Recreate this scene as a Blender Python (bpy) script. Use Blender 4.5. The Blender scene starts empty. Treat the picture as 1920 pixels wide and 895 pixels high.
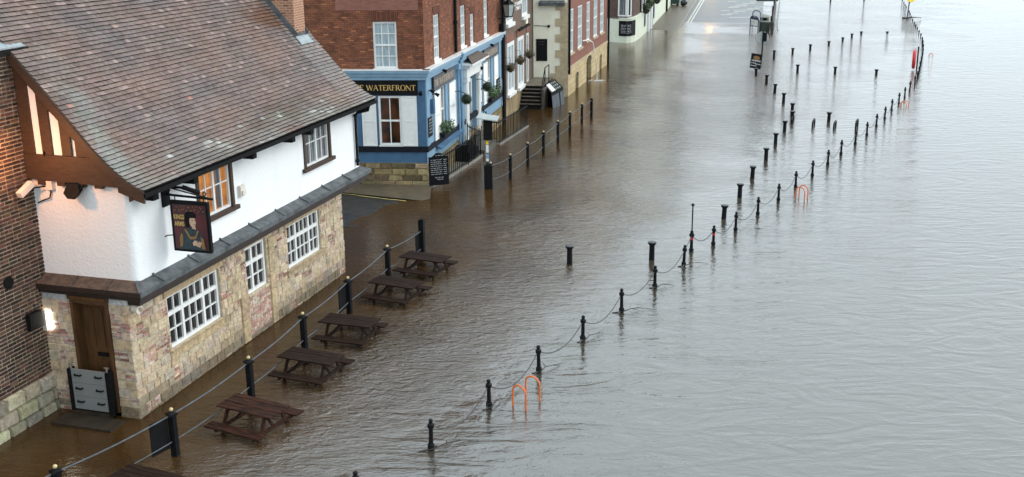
import bpy, math, random
from mathutils import Vector, noise
R = math.radians
rnd = random.Random(7)
scn = bpy.context.scene
COL = scn.collection

# ------------------------------------------------------------------ camera
CAM_H, FPX, PITCH, ROLL = 11.0, 2064.0, 0.2907, -0.0102
cp, sp = math.cos(PITCH), math.sin(PITCH)
FWD = Vector((0, cp, -sp)); _u = Vector((0, sp, cp)); _r = Vector((1, 0, 0))
RGT = _r * math.cos(ROLL) + _u * math.sin(ROLL)
UPV = _u * math.cos(ROLL) - _r * math.sin(ROLL)
CPOS = Vector((0, 0, CAM_H))
cd = bpy.data.cameras.new('camera'); cam = bpy.data.objects.new('camera', cd); COL.objects.link(cam)
from mathutils import Matrix
cam.matrix_world = Matrix(((RGT.x, UPV.x, -FWD.x, 0), (RGT.y, UPV.y, -FWD.y, 0), (RGT.z, UPV.z, -FWD.z, CAM_H), (0, 0, 0, 1)))
cd.sensor_width = 36; cd.lens = FPX * 36 / 1920; cd.clip_end = 3000
scn.camera = cam

# ------------------------------------------------------------------ world, sun, exposure
w = bpy.data.worlds.new('World'); scn.world = w; w.use_nodes = True
nt = w.node_tree; nt.nodes.clear()
SUN_EL, SUN_AZ = 34, 78      # azimuth measured from +Y towards +X
sky = nt.nodes.new('ShaderNodeTexSky'); sky.sky_type = 'NISHITA'; sky.sun_disc = False
sky.sun_elevation = R(SUN_EL); sky.sun_rotation = R(SUN_AZ); sky.dust_density = 6.0; sky.ozone_density = 1.0; sky.air_density = 1.0
hs = nt.nodes.new('ShaderNodeHueSaturation'); hs.inputs['Saturation'].default_value = 0.14
bg = nt.nodes.new('ShaderNodeBackground'); bg.inputs['Strength'].default_value = 0.15
wo = nt.nodes.new('ShaderNodeOutputWorld')
nt.links.new(sky.outputs[0], hs.inputs['Color']); ov = nt.nodes.new('ShaderNodeMix'); ov.data_type = 'RGBA'; ov.inputs[0].default_value = 0.85; ov.inputs[7].default_value = (6.2, 7.1, 7.65, 1)   # even layer of overcast cloud
nt.links.new(hs.outputs[0], ov.inputs[6]); nt.links.new(ov.outputs[2], bg.inputs[0]); nt.links.new(bg.outputs[0], wo.inputs[0])
sl = bpy.data.lights.new('sun', 'SUN'); sl.energy = 0.5; sl.angle = R(30); sl.color = (1, .97, .93)
so = bpy.data.objects.new('sun', sl); COL.objects.link(so)
sd = Vector((math.sin(R(SUN_AZ)) * math.cos(R(SUN_EL)), math.cos(R(SUN_AZ)) * math.cos(R(SUN_EL)), math.sin(R(SUN_EL))))
so.rotation_euler = sd.to_track_quat('Z', 'Y').to_euler()
scn.view_settings.view_transform = 'Standard'; scn.view_settings.look = 'None'
scn.view_settings.exposure = 0.72; scn.view_settings.gamma = 1

# ------------------------------------------------------------------ helpers
def G(px, py, z=0.0):
    """place in the world of a point of known height z seen at photo pixel (px, py)"""
    d = FWD * FPX + RGT * (px - 960) + UPV * (447.5 - py)
    return CPOS + d * ((z - CAM_H) / d.z)

class Fr:
    """upright plane: u runs along it, z is height, o is distance outwards"""
    def __init__(s, O, ang, off=0.0):
        a = R(ang); s.d = Vector((math.cos(a), math.sin(a), 0)); s.n = Vector((math.sin(a), -math.cos(a), 0))
        s.O = Vector((O[0], O[1], 0)) + s.n * off
    def p(s, u, z, o=0.0): return s.O + s.d * u + s.n * o + Vector((0, 0, z))

LF = Fr((0, 0), 0)

class MB:
    def __init__(s): s.v = []; s.f = []; s.uv = []; s.col = []; s.mi = []; s.sm = []
    def poly(s, pts, uv=None, col=None, m=0, sm=False):
        b = len(s.v); s.v += [Vector(p) for p in pts]; s.f.append(tuple(range(b, b + len(pts))))
        if uv is None:
            a, c = pts[0], pts[1]; uv = [(p.x + p.y, p.z) for p in map(Vector, pts)]
        s.uv += list(uv); s.col.append(col or (.5, .5, .5)); s.mi.append(m); s.sm.append(sm)
    def box(s, F, u0, u1, z0, z1, o0, o1, col=None, m=0, skip=''):
        P = F.p
        if 'f' not in skip: s.poly([P(u0, z0, o1), P(u1, z0, o1), P(u1, z1, o1), P(u0, z1, o1)], [(u0, z0), (u1, z0), (u1, z1), (u0, z1)], col, m)
        if 'b' not in skip: s.poly([P(u1, z0, o0), P(u0, z0, o0), P(u0, z1, o0), P(u1, z1, o0)], [(u1, z0), (u0, z0), (u0, z1), (u1, z1)], col, m)
        s.poly([P(u0, z0, o0), P(u0, z0, o1), P(u0, z1, o1), P(u0, z1, o0)], [(o0, z0), (o1, z0), (o1, z1), (o0, z1)], col, m)
        s.poly([P(u1, z0, o1), P(u1, z0, o0), P(u1, z1, o0), P(u1, z1, o1)], [(o1, z0), (o0, z0), (o0, z1), (o1, z1)], col, m)
        s.poly([P(u0, z1, o1), P(u1, z1, o1), P(u1, z1, o0), P(u0, z1, o0)], [(u0, o1), (u1, o1), (u1, o0), (u0, o0)], col, m)
        s.poly([P(u0, z0, o0), P(u1, z0, o0), P(u1, z0, o1), P(u0, z0, o1)], [(u0, o0), (u1, o0), (u1, o1), (u0, o1)], col, m)
    def stone(s, F, u0, u1, z0, z1, o0, o1, c, ch=.012, col=None, m=0):
        """a block with chamfered front edges"""
        ch = min(ch, (u1 - u0) * .3, (z1 - z0) * .3); P = F.p
        j = lambda: rnd.uniform(-.25, .25) * ch
        bk = [(u0, z0), (u1, z0), (u1, z1), (u0, z1)]
        fr = [(u0 + ch + j(), z0 + ch + j()), (u1 - ch + j(), z0 + ch + j()), (u1 - ch + j(), z1 - ch + j()), (u0 + ch + j(), z1 - ch + j())]
        s.poly([P(a, b, o1) for a, b in fr], fr, c, m)
        for i in range(4):
            k = (i + 1) % 4
            s.poly([P(*bk[i], o0), P(*bk[k], o0), P(*fr[k], o1), P(*fr[i], o1)], [bk[i], bk[k], fr[k], fr[i]], c, m)
    def bar(s, a, b, w, h, up=(0, 0, 1), col=None, m=0):
        """a straight beam from a to b, w wide and h high"""
        a = Vector(a); b = Vector(b); d = (b - a).normalized(); up = Vector(up)
        x = d.cross(up)
        if x.length < 1e-4: x = d.cross(Vector((1, 0, 0)))
        x.normalize(); y = x.cross(d)
        A = [a + x * (i * w / 2) + y * (j * h / 2) for i, j in ((-1, -1), (1, -1), (1, 1), (-1, 1))]
        B = [p + (b - a) for p in A]; L = (b - a).length
        s.poly(A[::-1], None, col, m); s.poly(B, None, col, m)
        for i in range(4):
            k = (i + 1) % 4; s.poly([A[i], A[k], B[k], B[i]], [(0, 0), (0, w), (L, w), (L, 0)], col, m)
    def lathe(s, prof, c=(0, 0, 0), n=14, col=None, m=0, sm=True):
        c = Vector(c)
        for (r0, z0), (r1, z1) in zip(prof, prof[1:]):
            for i in range(n):
                a, b = 2 * math.pi * i / n, 2 * math.pi * (i + 1) / n
                q = [c + Vector((r0 * math.cos(a), r0 * math.sin(a), z0)), c + Vector((r0 * math.cos(b), r0 * math.sin(b), z0)),
                     c + Vector((r1 * math.cos(b), r1 * math.sin(b), z1)), c + Vector((r1 * math.cos(a), r1 * math.sin(a), z1))]
                if r0 < 1e-5: q = [q[0], q[2], q[3]]
                elif r1 < 1e-5: q = q[:3]
                s.poly(q, None, col, m, sm)
    def ball(s, c, r, n=12, col=None, m=0, sq=1.0):
        k = max(4, n // 2); s.lathe([(max(0, r * math.sin(math.pi * i / k)), -r * sq * math.cos(math.pi * i / k)) for i in range(k + 1)], c, n, col, m)
    def tube(s, path, r, n=8, col=None, m=0, cap=True):
        path = [Vector(p) for p in path]; rr = r if isinstance(r, (list, tuple)) else [r] * len(path)
        rings = []; x = None
        for i, p in enumerate(path):
            d = (path[min(i + 1, len(path) - 1)] - path[max(i - 1, 0)]).normalized()
            if x is None:
                x = d.cross(Vector((0, 0, 1)))
                if x.length < .05: x = d.cross(Vector((1, 0, 0)))
            x = (x - d * x.dot(d)).normalized(); y = d.cross(x)
            rings.append([p + (x * math.cos(2 * math.pi * k / n) + y * math.sin(2 * math.pi * k / n)) * rr[i] for k in range(n)])
        for A, B in zip(rings, rings[1:]):
            for k in range(n): s.poly([A[k], A[(k + 1) % n], B[(k + 1) % n], B[k]], None, col, m, True)
        if cap: s.poly(rings[0][::-1], None, col, m); s.poly(rings[-1], None, col, m)
    def prism(s, pts, off, col=None, m=0):
        """closed polygon pts swept by vector off"""
        pts = [Vector(p) for p in pts]; off = Vector(off); n = len(pts); q = [p + off for p in pts]
        s.poly(pts[::-1], None, col, m); s.poly(q, None, col, m)
        for i in range(n):
            k = (i + 1) % n; s.poly([pts[i], pts[k], q[k], q[i]], None, col, m)
    def build(s, name, mats, parent=None, loc=None):
        me = bpy.data.meshes.new(name); root = parent
        while root is not None and root.parent is not None: root = root.parent
        org = root.location if root is not None else (Vector(loc) if loc is not None else Vector((0, 0, 0)))
        me.from_pydata([tuple(p - org) for p in s.v], [], s.f)
        ul = me.uv_layers.new(name='UVMap')
        ul.data.foreach_set('uv', [c for t in s.uv for c in t])
        ca = me.color_attributes.new('Col', 'FLOAT_COLOR', 'CORNER')
        ca.data.foreach_set('color', [c for f, k in zip(s.f, s.col) for _ in f for c in (k[0], k[1], k[2], 1)])
        for mt in (mats if isinstance(mats, (list, tuple)) else [mats]): me.materials.append(mt)
        me.polygons.foreach_set('material_index', s.mi); me.polygons.foreach_set('use_smooth', s.sm)
        me.validate(); me.update()
        o = bpy.data.objects.new(name, me); COL.objects.link(o)
        if parent is not None: o.parent = parent
        elif loc is not None: o.location = org
        return o

def tag(o, label=None, cat=None, group=None, kind=None):
    if label: o['label'] = label
    if cat: o['category'] = cat
    if group: o['group'] = group
    if kind: o['kind'] = kind
    return o
def thing(name, loc, label, cat, group=None, rz=0.0):
    o = bpy.data.objects.new(name, None); COL.objects.link(o); o.location = Vector(loc); o.rotation_euler.z = rz
    o.empty_display_size = .2
    return tag(o, label, cat, group)
def dup(src, loc, rz=0.0, label=None, scale=None):
    def cpy(o, par):
        c = o.copy(); COL.objects.link(c)
        if par is not None: c.parent = par
        for ch in [k for k in o.children]: cpy(ch, c)
        return c
    c = cpy(src, None); c.location = Vector(loc); c.rotation_euler.z = rz
    if label: c['label'] = label
    return c
ORD = ['first', 'second', 'third', 'fourth', 'fifth', 'sixth', 'seventh', 'eighth', 'ninth', 'tenth', 'eleventh', 'twelfth', 'thirteenth', 'fourteenth', 'fifteenth', 'sixteenth']

# ------------------------------------------------------------------ materials
def nodes(name):
    m = bpy.data.materials.new(name); m.use_nodes = True; t = m.node_tree
    return m, t, t.nodes['Principled BSDF']
def N(t, typ, **kw):
    n = t.nodes.new(typ)
    for k, v in kw.items():
        if k in n.inputs: n.inputs[k].default_value = v
        else: setattr(n, k, v)
    return n
def mix(t, fac, a, b, mode='MIX'):
    n = t.nodes.new('ShaderNodeMix'); n.data_type = 'RGBA'; n.blend_type = mode
    for i, x in ((0, fac), (6, a), (7, b)):
        if hasattr(x, 'links'): t.links.new(x, n.inputs[i])
        elif i == 0: n.inputs[0].default_value = x
        else: n.inputs[i].default_value = (*x, 1)
    return n.outputs[2]
def pm(name, c1, c2=None, scale=6.0, rough=.6, bump=0.0, bscale=30.0, metal=0.0, spec=.5, detail=6, lo=.35, hi=.65, stretch=None, bdist=.01):
    m, t, p = nodes(name); c2 = c2 or tuple(x * .75 for x in c1)
    tc = N(t, 'ShaderNodeTexCoord'); co = tc.outputs['Object']
    if stretch:
        mp = N(t, 'ShaderNodeMapping'); mp.inputs['Scale'].default_value = stretch; t.links.new(co, mp.inputs[0]); co = mp.outputs[0]
    nz = N(t, 'ShaderNodeTexNoise', Scale=scale, Detail=detail, Roughness=.62); t.links.new(co, nz.inputs['Vector'])
    mr = N(t, 'ShaderNodeMapRange'); mr.inputs[1].default_value = lo; mr.inputs[2].default_value = hi
    t.links.new(nz.outputs['Fac'], mr.inputs[0])
    t.links.new(mix(t, mr.outputs[0], c1, c2), p.inputs['Base Color'])
    p.inputs['Roughness'].default_value = rough; p.inputs['Metallic'].default_value = metal; p.inputs['Specular IOR Level'].default_value = spec
    if bump:
        nb = N(t, 'ShaderNodeTexNoise', Scale=bscale, Detail=5.0); t.links.new(tc.outputs['Object'] if spec == .2 and 'stucco' in name else co, nb.inputs['Vector'])
        b = N(t, 'ShaderNodeBump', Strength=bump, Distance=bdist); t.links.new(nb.outputs['Fac'], b.inputs['Height']); t.links.new(b.outputs[0], p.inputs['Normal'])
    return m
def attr_mat(name, rough=.85, vary=.45, scale=9.0, bump=.5, bscale=40.0, spec=.3, bdist=.01, stain=None, stain_scale=1.2, stain_at=(.52, .68)):
    """base colour from the mesh's own per-block colours, broken up by grain"""
    m, t, p = nodes(name)
    at = N(t, 'ShaderNodeAttribute'); at.attribute_name = 'Col'
    tc = N(t, 'ShaderNodeTexCoord')
    nz = N(t, 'ShaderNodeTexNoise', Scale=scale, Detail=7.0, Roughness=.65); t.links.new(tc.outputs['Object'], nz.inputs['Vector'])
    mr = N(t, 'ShaderNodeMapRange'); mr.inputs[1].default_value = .3; mr.inputs[2].default_value = .7; mr.inputs[3].default_value = 1 - vary; mr.inputs[4].default_value = 1 + vary * .6
    t.links.new(nz.outputs['Fac'], mr.inputs[0])
    vm = N(t, 'ShaderNodeVectorMath', operation='SCALE'); t.links.new(at.outputs['Color'], vm.inputs[0]); t.links.new(mr.outputs[0], vm.inputs['Scale'])
    out = vm.outputs[0]
    if stain:
        n2 = N(t, 'ShaderNodeTexNoise', Scale=stain_scale, Detail=6.0, Roughness=.6); t.links.new(tc.outputs['Object'], n2.inputs['Vector'])
        m2 = N(t, 'ShaderNodeMapRange'); m2.inputs[1].default_value = stain_at[0]; m2.inputs[2].default_value = stain_at[1]; m2.inputs[4].default_value = .7; t.links.new(n2.outputs['Fac'], m2.inputs[0])
        out = mix(t, m2.outputs[0], out, stain)
    t.links.new(out, p.inputs['Base Color'])
    p.inputs['Roughness'].default_value = rough; p.inputs['Specular IOR Level'].default_value = spec
    nb = N(t, 'ShaderNodeTexNoise', Scale=bscale, Detail=6.0); t.links.new(tc.outputs['Object'], nb.inputs['Vector'])
    b = N(t, 'ShaderNodeBump', Strength=bump, Distance=bdist); t.links.new(nb.outputs['Fac'], b.inputs['Height']); t.links.new(b.outputs[0], p.inputs['Normal'])
    return m
def brick_mat(name, c1, c2, mort, odd=None, bw=.23, bh=.075, ms=.008, rough=.85, odd_at=.93):
    m, t, p = nodes(name)
    uv = N(t, 'ShaderNodeUVMap'); uv.uv_map = 'UVMap'
    nw = N(t, 'ShaderNodeTexNoise', Scale=1.3, Detail=3.0); t.links.new(uv.outputs[0], nw.inputs['Vector'])
    ad = N(t, 'ShaderNodeVectorMath', operation='MULTIPLY_ADD'); ad.inputs[1].default_value = (.03, .03, 0)
    t.links.new(nw.outputs['Color'], ad.inputs[0]); t.links.new(uv.outputs[0], ad.inputs[2])
    br = N(t, 'ShaderNodeTexBrick', Scale=1.0); br.inputs['Brick Width'].default_value = bw; br.inputs['Row Height'].default_value = bh
    br.inputs['Mortar Size'].default_value = ms; br.inputs['Mortar Smooth'].default_value = .3; br.inputs['Bias'].default_value = 0
    br.inputs['Color1'].default_value = (0, 0, 0, 1); br.inputs['Color2'].default_value = (1, 1, 1, 1); br.inputs['Mortar'].default_value = (.5, .5, .5, 1)
    t.links.new(ad.outputs[0], br.inputs['Vector'])
    nz = N(t, 'ShaderNodeTexNoise', Scale=2.2, Detail=8.0, Roughness=.7); t.links.new(uv.outputs[0], nz.inputs['Vector'])
    ng = N(t, 'ShaderNodeTexNoise', Scale=38.0, Detail=3.0); t.links.new(uv.outputs[0], ng.inputs['Vector'])
    a1 = N(t, 'ShaderNodeMath', operation='MULTIPLY_ADD'); a1.inputs[1].default_value = 1.7; a1.inputs[2].default_value = -.65; t.links.new(nz.outputs['Fac'], a1.inputs[0])
    a2 = N(t, 'ShaderNodeMath', operation='MULTIPLY_ADD'); a2.inputs[1].default_value = .55; t.links.new(br.outputs['Color'], a2.inputs[0]); t.links.new(a1.outputs[0], a2.inputs[2])
    a3 = N(t, 'ShaderNodeMath', operation='MULTIPLY_ADD'); a3.inputs[1].default_value = .5; a3.use_clamp = True; t.links.new(ng.outputs['Fac'], a3.inputs[0]); t.links.new(a2.outputs[0], a3.inputs[2])
    c = mix(t, a3.outputs[0], c1, c2)
    if odd:
        g = N(t, 'ShaderNodeMath', operation='GREATER_THAN'); g.inputs[1].default_value = odd_at; t.links.new(br.outputs['Color'], g.inputs[0])
        g2 = N(t, 'ShaderNodeMath', operation='MULTIPLY'); g2.inputs[1].default_value = .75; t.links.new(g.outputs[0], g2.inputs[0])
        c = mix(t, g2.outputs[0], c, odd)
    c = mix(t, br.outputs['Fac'], c, mort)
    t.links.new(c, p.inputs['Base Color']); p.inputs['Roughness'].default_value = rough; p.inputs['Specular IOR Level'].default_value = .25
    hh = N(t, 'ShaderNodeMath', operation='MULTIPLY_ADD'); hh.inputs[1].default_value = -1.0; t.links.new(br.outputs['Fac'], hh.inputs[0]); t.links.new(ng.outputs['Fac'], hh.inputs[2])
    b = N(t, 'ShaderNodeBump', Strength=.7, Distance=.01); t.links.new(hh.outputs[0], b.inputs['Height']); t.links.new(b.outputs[0], p.inputs['Normal'])
    return m
def emit_mat(name, c1, c2, strength, scale=3.0, stretch=(1, 1, 1)):
    m = pm(name, tuple(x * .2 for x in c1), tuple(x * .2 for x in c2), scale, .12, stretch=stretch); t = m.node_tree; p = t.nodes['Principled BSDF']
    tc = N(t, 'ShaderNodeTexCoord'); mp = N(t, 'ShaderNodeMapping'); mp.inputs['Scale'].default_value = stretch
    nz = N(t, 'ShaderNodeTexNoise', Scale=scale, Detail=5.0); t.links.new(tc.outputs['Object'], mp.inputs[0]); t.links.new(mp.outputs[0], nz.inputs['Vector'])
    mr = N(t, 'ShaderNodeMapRange'); mr.inputs[1].default_value = .35; mr.inputs[2].default_value = .65; t.links.new(nz.outputs['Fac'], mr.inputs[0])
    t.links.new(mix(t, mr.outputs[0], c1, c2), p.inputs['Emission Color']); p.inputs['Emission Strength'].default_value = strength
    return m

M = {}
M['black'] = pm('black_paint', (.004, .0045, .0055), (.010, .0105, .012), 14, .5, .25, 60, spec=.12)
M['blackdull'] = pm('dull_black', (.005, .005, .0055), (.011, .011, .011), 10, .65, .2, 40, spec=.12)
M['gold'] = pm('pale_gold', (.62, .50, .26), (.5, .4, .2), 12, .35, metal=.25)
M['rail'] = pm('galvanised_rail', (.065, .076, .084), (.11, .124, .135), 8, .6, spec=.2)
M['wood'] = pm('wet_table_wood', (.034, .017, .011), (.008, .0055, .0045), 3.2, .62, .7, 30, stretch=(1, 9, 9), lo=.38, hi=.62, spec=.1)
M['woodred'] = pm('red_table_wood', (.068, .025, .014), (.012, .007, .0055), 3.0, .6, .7, 30, stretch=(1, 9, 9), lo=.36, hi=.6, spec=.12)
M['timber'] = pm('brown_timber', (.058, .030, .016), (.036, .019, .010), 4, .6, .4, 30, stretch=(1, 1, 5))
M['timberdark'] = pm('dark_timber', (.035, .02, .014), (.018, .012, .01), 4, .5, .4, 30)
M['stucco'] = pm('white_stucco', (.82, .83, .83), (.73, .75, .75), 1.3, .85, .7, 17, spec=.2, bdist=.02, lo=.5, hi=.85, stretch=(1, 1, .3))
M['white'] = pm('white_paint', (.80, .80, .78), (.72, .73, .71), 5, .45)
M['whiteold'] = pm('white_stone_paint', (.72, .72, .69), (.55, .56, .53), 4, .6, .3, 30)
M['lead'] = pm('lead_sheet', (.13, .14, .145), (.055, .06, .065), 3.5, .65, .4, 18, spec=.3)
M['leadlight'] = pm('pale_lead', (.36, .4, .42), (.2, .24, .25), 5, .5, .4, 14, metal=.3)
M['ledgebrown'] = pm('mossy_brown_lead', (.13, .085, .06), (.05, .038, .03), 9, .75, .8, 40)
M['glass'] = pm('dark_glass', (.012, .013, .015), (.03, .024, .02), 1.7, .06, spec=.6)
M['glasspale'] = pm('net_curtained_glass', (.42, .5, .53), (.24, .31, .34), 2.2, .14, stretch=(8, 8, .6), lo=.4, hi=.6)
M['glassmid'] = pm('grey_curtained_glass', (.05, .055, .06), (.2, .21, .22), 2.2, .1, stretch=(5, 5, .3), lo=.45, hi=.6)
M['lit'] = emit_mat('orange_lit_room', (.75, .28, .04), (.3, .1, .02), .42, 1.6)
M['paneglow'] = emit_mat('brown_pane_glow', (.07, .022, .007), (.004, .002, .0015), .4, 2.0)  # faint brown glow put into the panes for a brick reflection
M['lamp'] = emit_mat('lamp_diffuser', (1, .95, .78), (1, .97, .85), 9)
M['blue'] = pm('blue_paint', (.056, .138, .245), (.04, .105, .195), 3, .55, .35, 25)
M['bluel'] = pm('pale_blue_paint', (.225, .365, .49), (.17, .30, .42), 3, .5, .2, 25)
M['bluedk'] = pm('band_dark', (.006, .008, .014), (.012, .014, .02), 5, .6, spec=.15)
M['signblk'] = pm('sign_black', (.005, .005, .006), (.009, .009, .010), 4, .55, spec=.12)
M['signgry'] = pm('sign_faded', (.05, .052, .056), (.035, .037, .04), 4, .35)
M['letgold'] = pm('gold_letters', (.62, .42, .13), (.5, .33, .1), 6, .4)
M['letcream'] = pm('cream_letters', (.62, .48, .36), (.5, .4, .3), 6, .5)
M['chalk'] = pm('chalk_marks', (.62, .63, .65), (.45, .46, .48), 20, .9)
M['masonry'] = attr_mat('pub_stone', stain=(.11, .085, .05), stain_scale=2.2, stain_at=(.54, .78), bdist=.015)
M['brickattr'] = attr_mat('dark_brick', vary=.5, scale=22, bump=.6, bscale=60, stain=(.012, .010, .009), stain_scale=1.4)
M['tiles'] = attr_mat('clay_tiles', rough=.7, vary=.35, scale=14, bump=.35, bscale=50, spec=.2)
M['mortar'] = pm('mortar', (.50, .42, .31), (.36, .295, .21), 6, .95, .8, 50)
M['mortardk'] = pm('dark_mortar', (.42, .33, .23), (.24, .18, .125), 4, .95, .8, 50)
M['redbrick'] = brick_mat('orange_red_brick', (.040, .018, .012), (.27, .098, .052), (.075, .046, .035), odd=(.42, .16, .07), bw=.225, bh=.075, odd_at=.955)
M['brownbrick'] = brick_mat('brown_brick', (.05, .028, .021), (.15, .085, .06), (.26, .22, .18), ms=.014)
M['rosebrick'] = brick_mat('rose_brick', (.17, .066, .048), (.28, .12, .088), (.24, .155, .125), ms=.006)
M['chimbrick'] = brick_mat('chimney_brick', (.28, .115, .065), (.42, .20, .12), (.46, .34, .25), odd=(.13, .06, .04), ms=.013, odd_at=.8)
M['bowbrick'] = brick_mat('bow_brick', (.04, .026, .022), (.12, .075, .06), (.16, .12, .1))
M['cream'] = pm('cream_render', (.86, .83, .68), (.78, .75, .60), 2, .8, .35, 18)
M['creamstone'] = pm('cream_stone', (.52, .43, .28), (.36, .29, .18), 2.2, .85, .5, 25)
M['ashlar'] = brick_mat('ashlar', (.34, .24, .12), (.56, .44, .25), (.26, .2, .13), bw=.7, bh=.32, ms=.012)
M['plinth'] = brick_mat('plinth_stone', (.10, .075, .035), (.30, .23, .12), (.09, .07, .045), bw=.62, bh=.235, ms=.02)
M['bow'] = pm('pale_green_cream', (.68, .71, .58), (.6, .63, .5), 2, .75, .25, 18)
M['slate'] = brick_mat('slate_roof', (.05, .055, .065), (.11, .115, .125), (.025, .026, .03), bw=.3, bh=.2, ms=.01)
M['render'] = pm('tan_render', (.34, .25, .13), (.14, .105, .06), 2.0, .9, .4, 18, stretch=(1, 1, .35))
M['doorstep'] = pm('dark_doorstep', (.045, .034, .024), (.025, .02, .015), 4, .5, .4, 30, spec=.25)
M['stair'] = pm('stone_stair', (.21, .175, .13), (.11, .09, .068), 4, .55, .4, 30)
M['step'] = pm('wet_stone_step', (.10, .085, .065), (.05, .042, .034), 4, .4, .4, 30)
M['paving'] = pm('wet_paving', (.125, .10, .065), (.075, .06, .04), 2.5, .42, .5, 30)
M['setts'] = brick_mat('setts', (.022, .022, .022), (.06, .058, .054), (.014, .013, .012), bw=.2, bh=.11, ms=.015, rough=.3)
M['asphalt'] = pm('wet_asphalt', (.135, .145, .15), (.10, .108, .113), 1.2, .42, .5, 90)
M['kerb'] = pm('kerb_stone', (.26, .24, .2), (.14, .13, .11), 5, .5, .4, 30)
M['yellow'] = pm('worn_yellow_line', (.62, .5, .17), (.2, .17, .09), 5, .6, lo=.5, hi=.75)
M['whiteline'] = pm('worn_white_line', (.68, .66, .58), (.4, .4, .37), 6, .6, lo=.45, hi=.75)
M['orange'] = pm('orange_paint', (.72, .16, .025), (.6, .12, .02), 12, .4)
M['red'] = pm('red_plastic', (.55, .015, .02), (.45, .012, .015), 8, .4)
M['signyellow'] = pm('yellow_sign', (.85, .62, .03), (.8, .55, .03), 8, .4)
M['greyback'] = pm('grey_sign_back', (.42, .46, .45), (.34, .38, .37), 4, .5, metal=.2)
M['grey'] = pm('barrier_grey', (.27, .28, .28), (.20, .21, .21), 90, .6, metal=.15)
M['steel'] = pm('steel', (.5, .5, .48), (.35, .35, .34), 12, .35, metal=.8)
M['door'] = pm('oak_door', (.11, .052, .018), (.055, .026, .01), 3, .45, .4, 25, stretch=(4, 4, .6))
M['leaf'] = attr_mat('leaves', rough=.5, vary=.3, bump=.1)
M['navy'] = pm('navy_tube', (.012, .02, .07), (.01, .015, .05), 8, .4)
M['bin'] = pm('bin_green', (.02, .035, .025), (.035, .04, .03), 3, .5)
M['conc'] = pm('pale_concrete', (.36, .37, .33), (.2, .21, .19), 8, .8, .4, 30)
M['skip'] = pm('green_container', (.008, .045, .035), (.006, .035, .028), 4, .45)
M['bag'] = pm('black_bag', (.012, .014, .018), (.03, .033, .04), 6, .3, .8, 14)
M['bark'] = pm('wet_twig', (.03, .02, .014), (.015, .01, .008), 8, .6)
M['chain'] = pm('chain_iron', (.03, .032, .034), (.06, .06, .06), 20, .5, metal=.4)
M['foam'] = pm('foam', (.75, .75, .72), (.6, .6, .57), 8, .8)
M['camwhite'] = pm('camera_housing', (.72, .66, .58), (.66, .6, .52), 8, .5)
M['signred'] = pm('sign_crimson', (.09, .012, .014), (.02, .006, .01), 2.4, .45)
M['skin'] = pm('painted_skin', (.62, .42, .28), (.5, .33, .22), 8, .5)
M['robe'] = pm('painted_robe', (.02, .05, .06), (.012, .018, .025), 9, .5)
M['ochre'] = pm('painted_ochre', (.30, .16, .04), (.2, .1, .03), 9, .5)
M['slateboard'] = pm('slate_board', (.07, .085, .1), (.04, .05, .06), 6, .6)
M['weed'] = pm('damp_barrier_wood', (.05, .038, .026), (.025, .02, .015), 5, .6, .5, 20)

# frames of the fronts
B = Vector((-8.501, 22.670, 0)); S = Fr(B, 73.2); S2 = Fr(B + S.d * .12, -16.8)
Wc = Vector((-3.443, 44.297, 0)); L = Fr(Wc, 78); K = Fr(Wc, -4)
C0 = Vector((3.455, 66.901, 0)); RD = Fr(C0, 75.8); CK = Fr(C0, -4)

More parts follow.
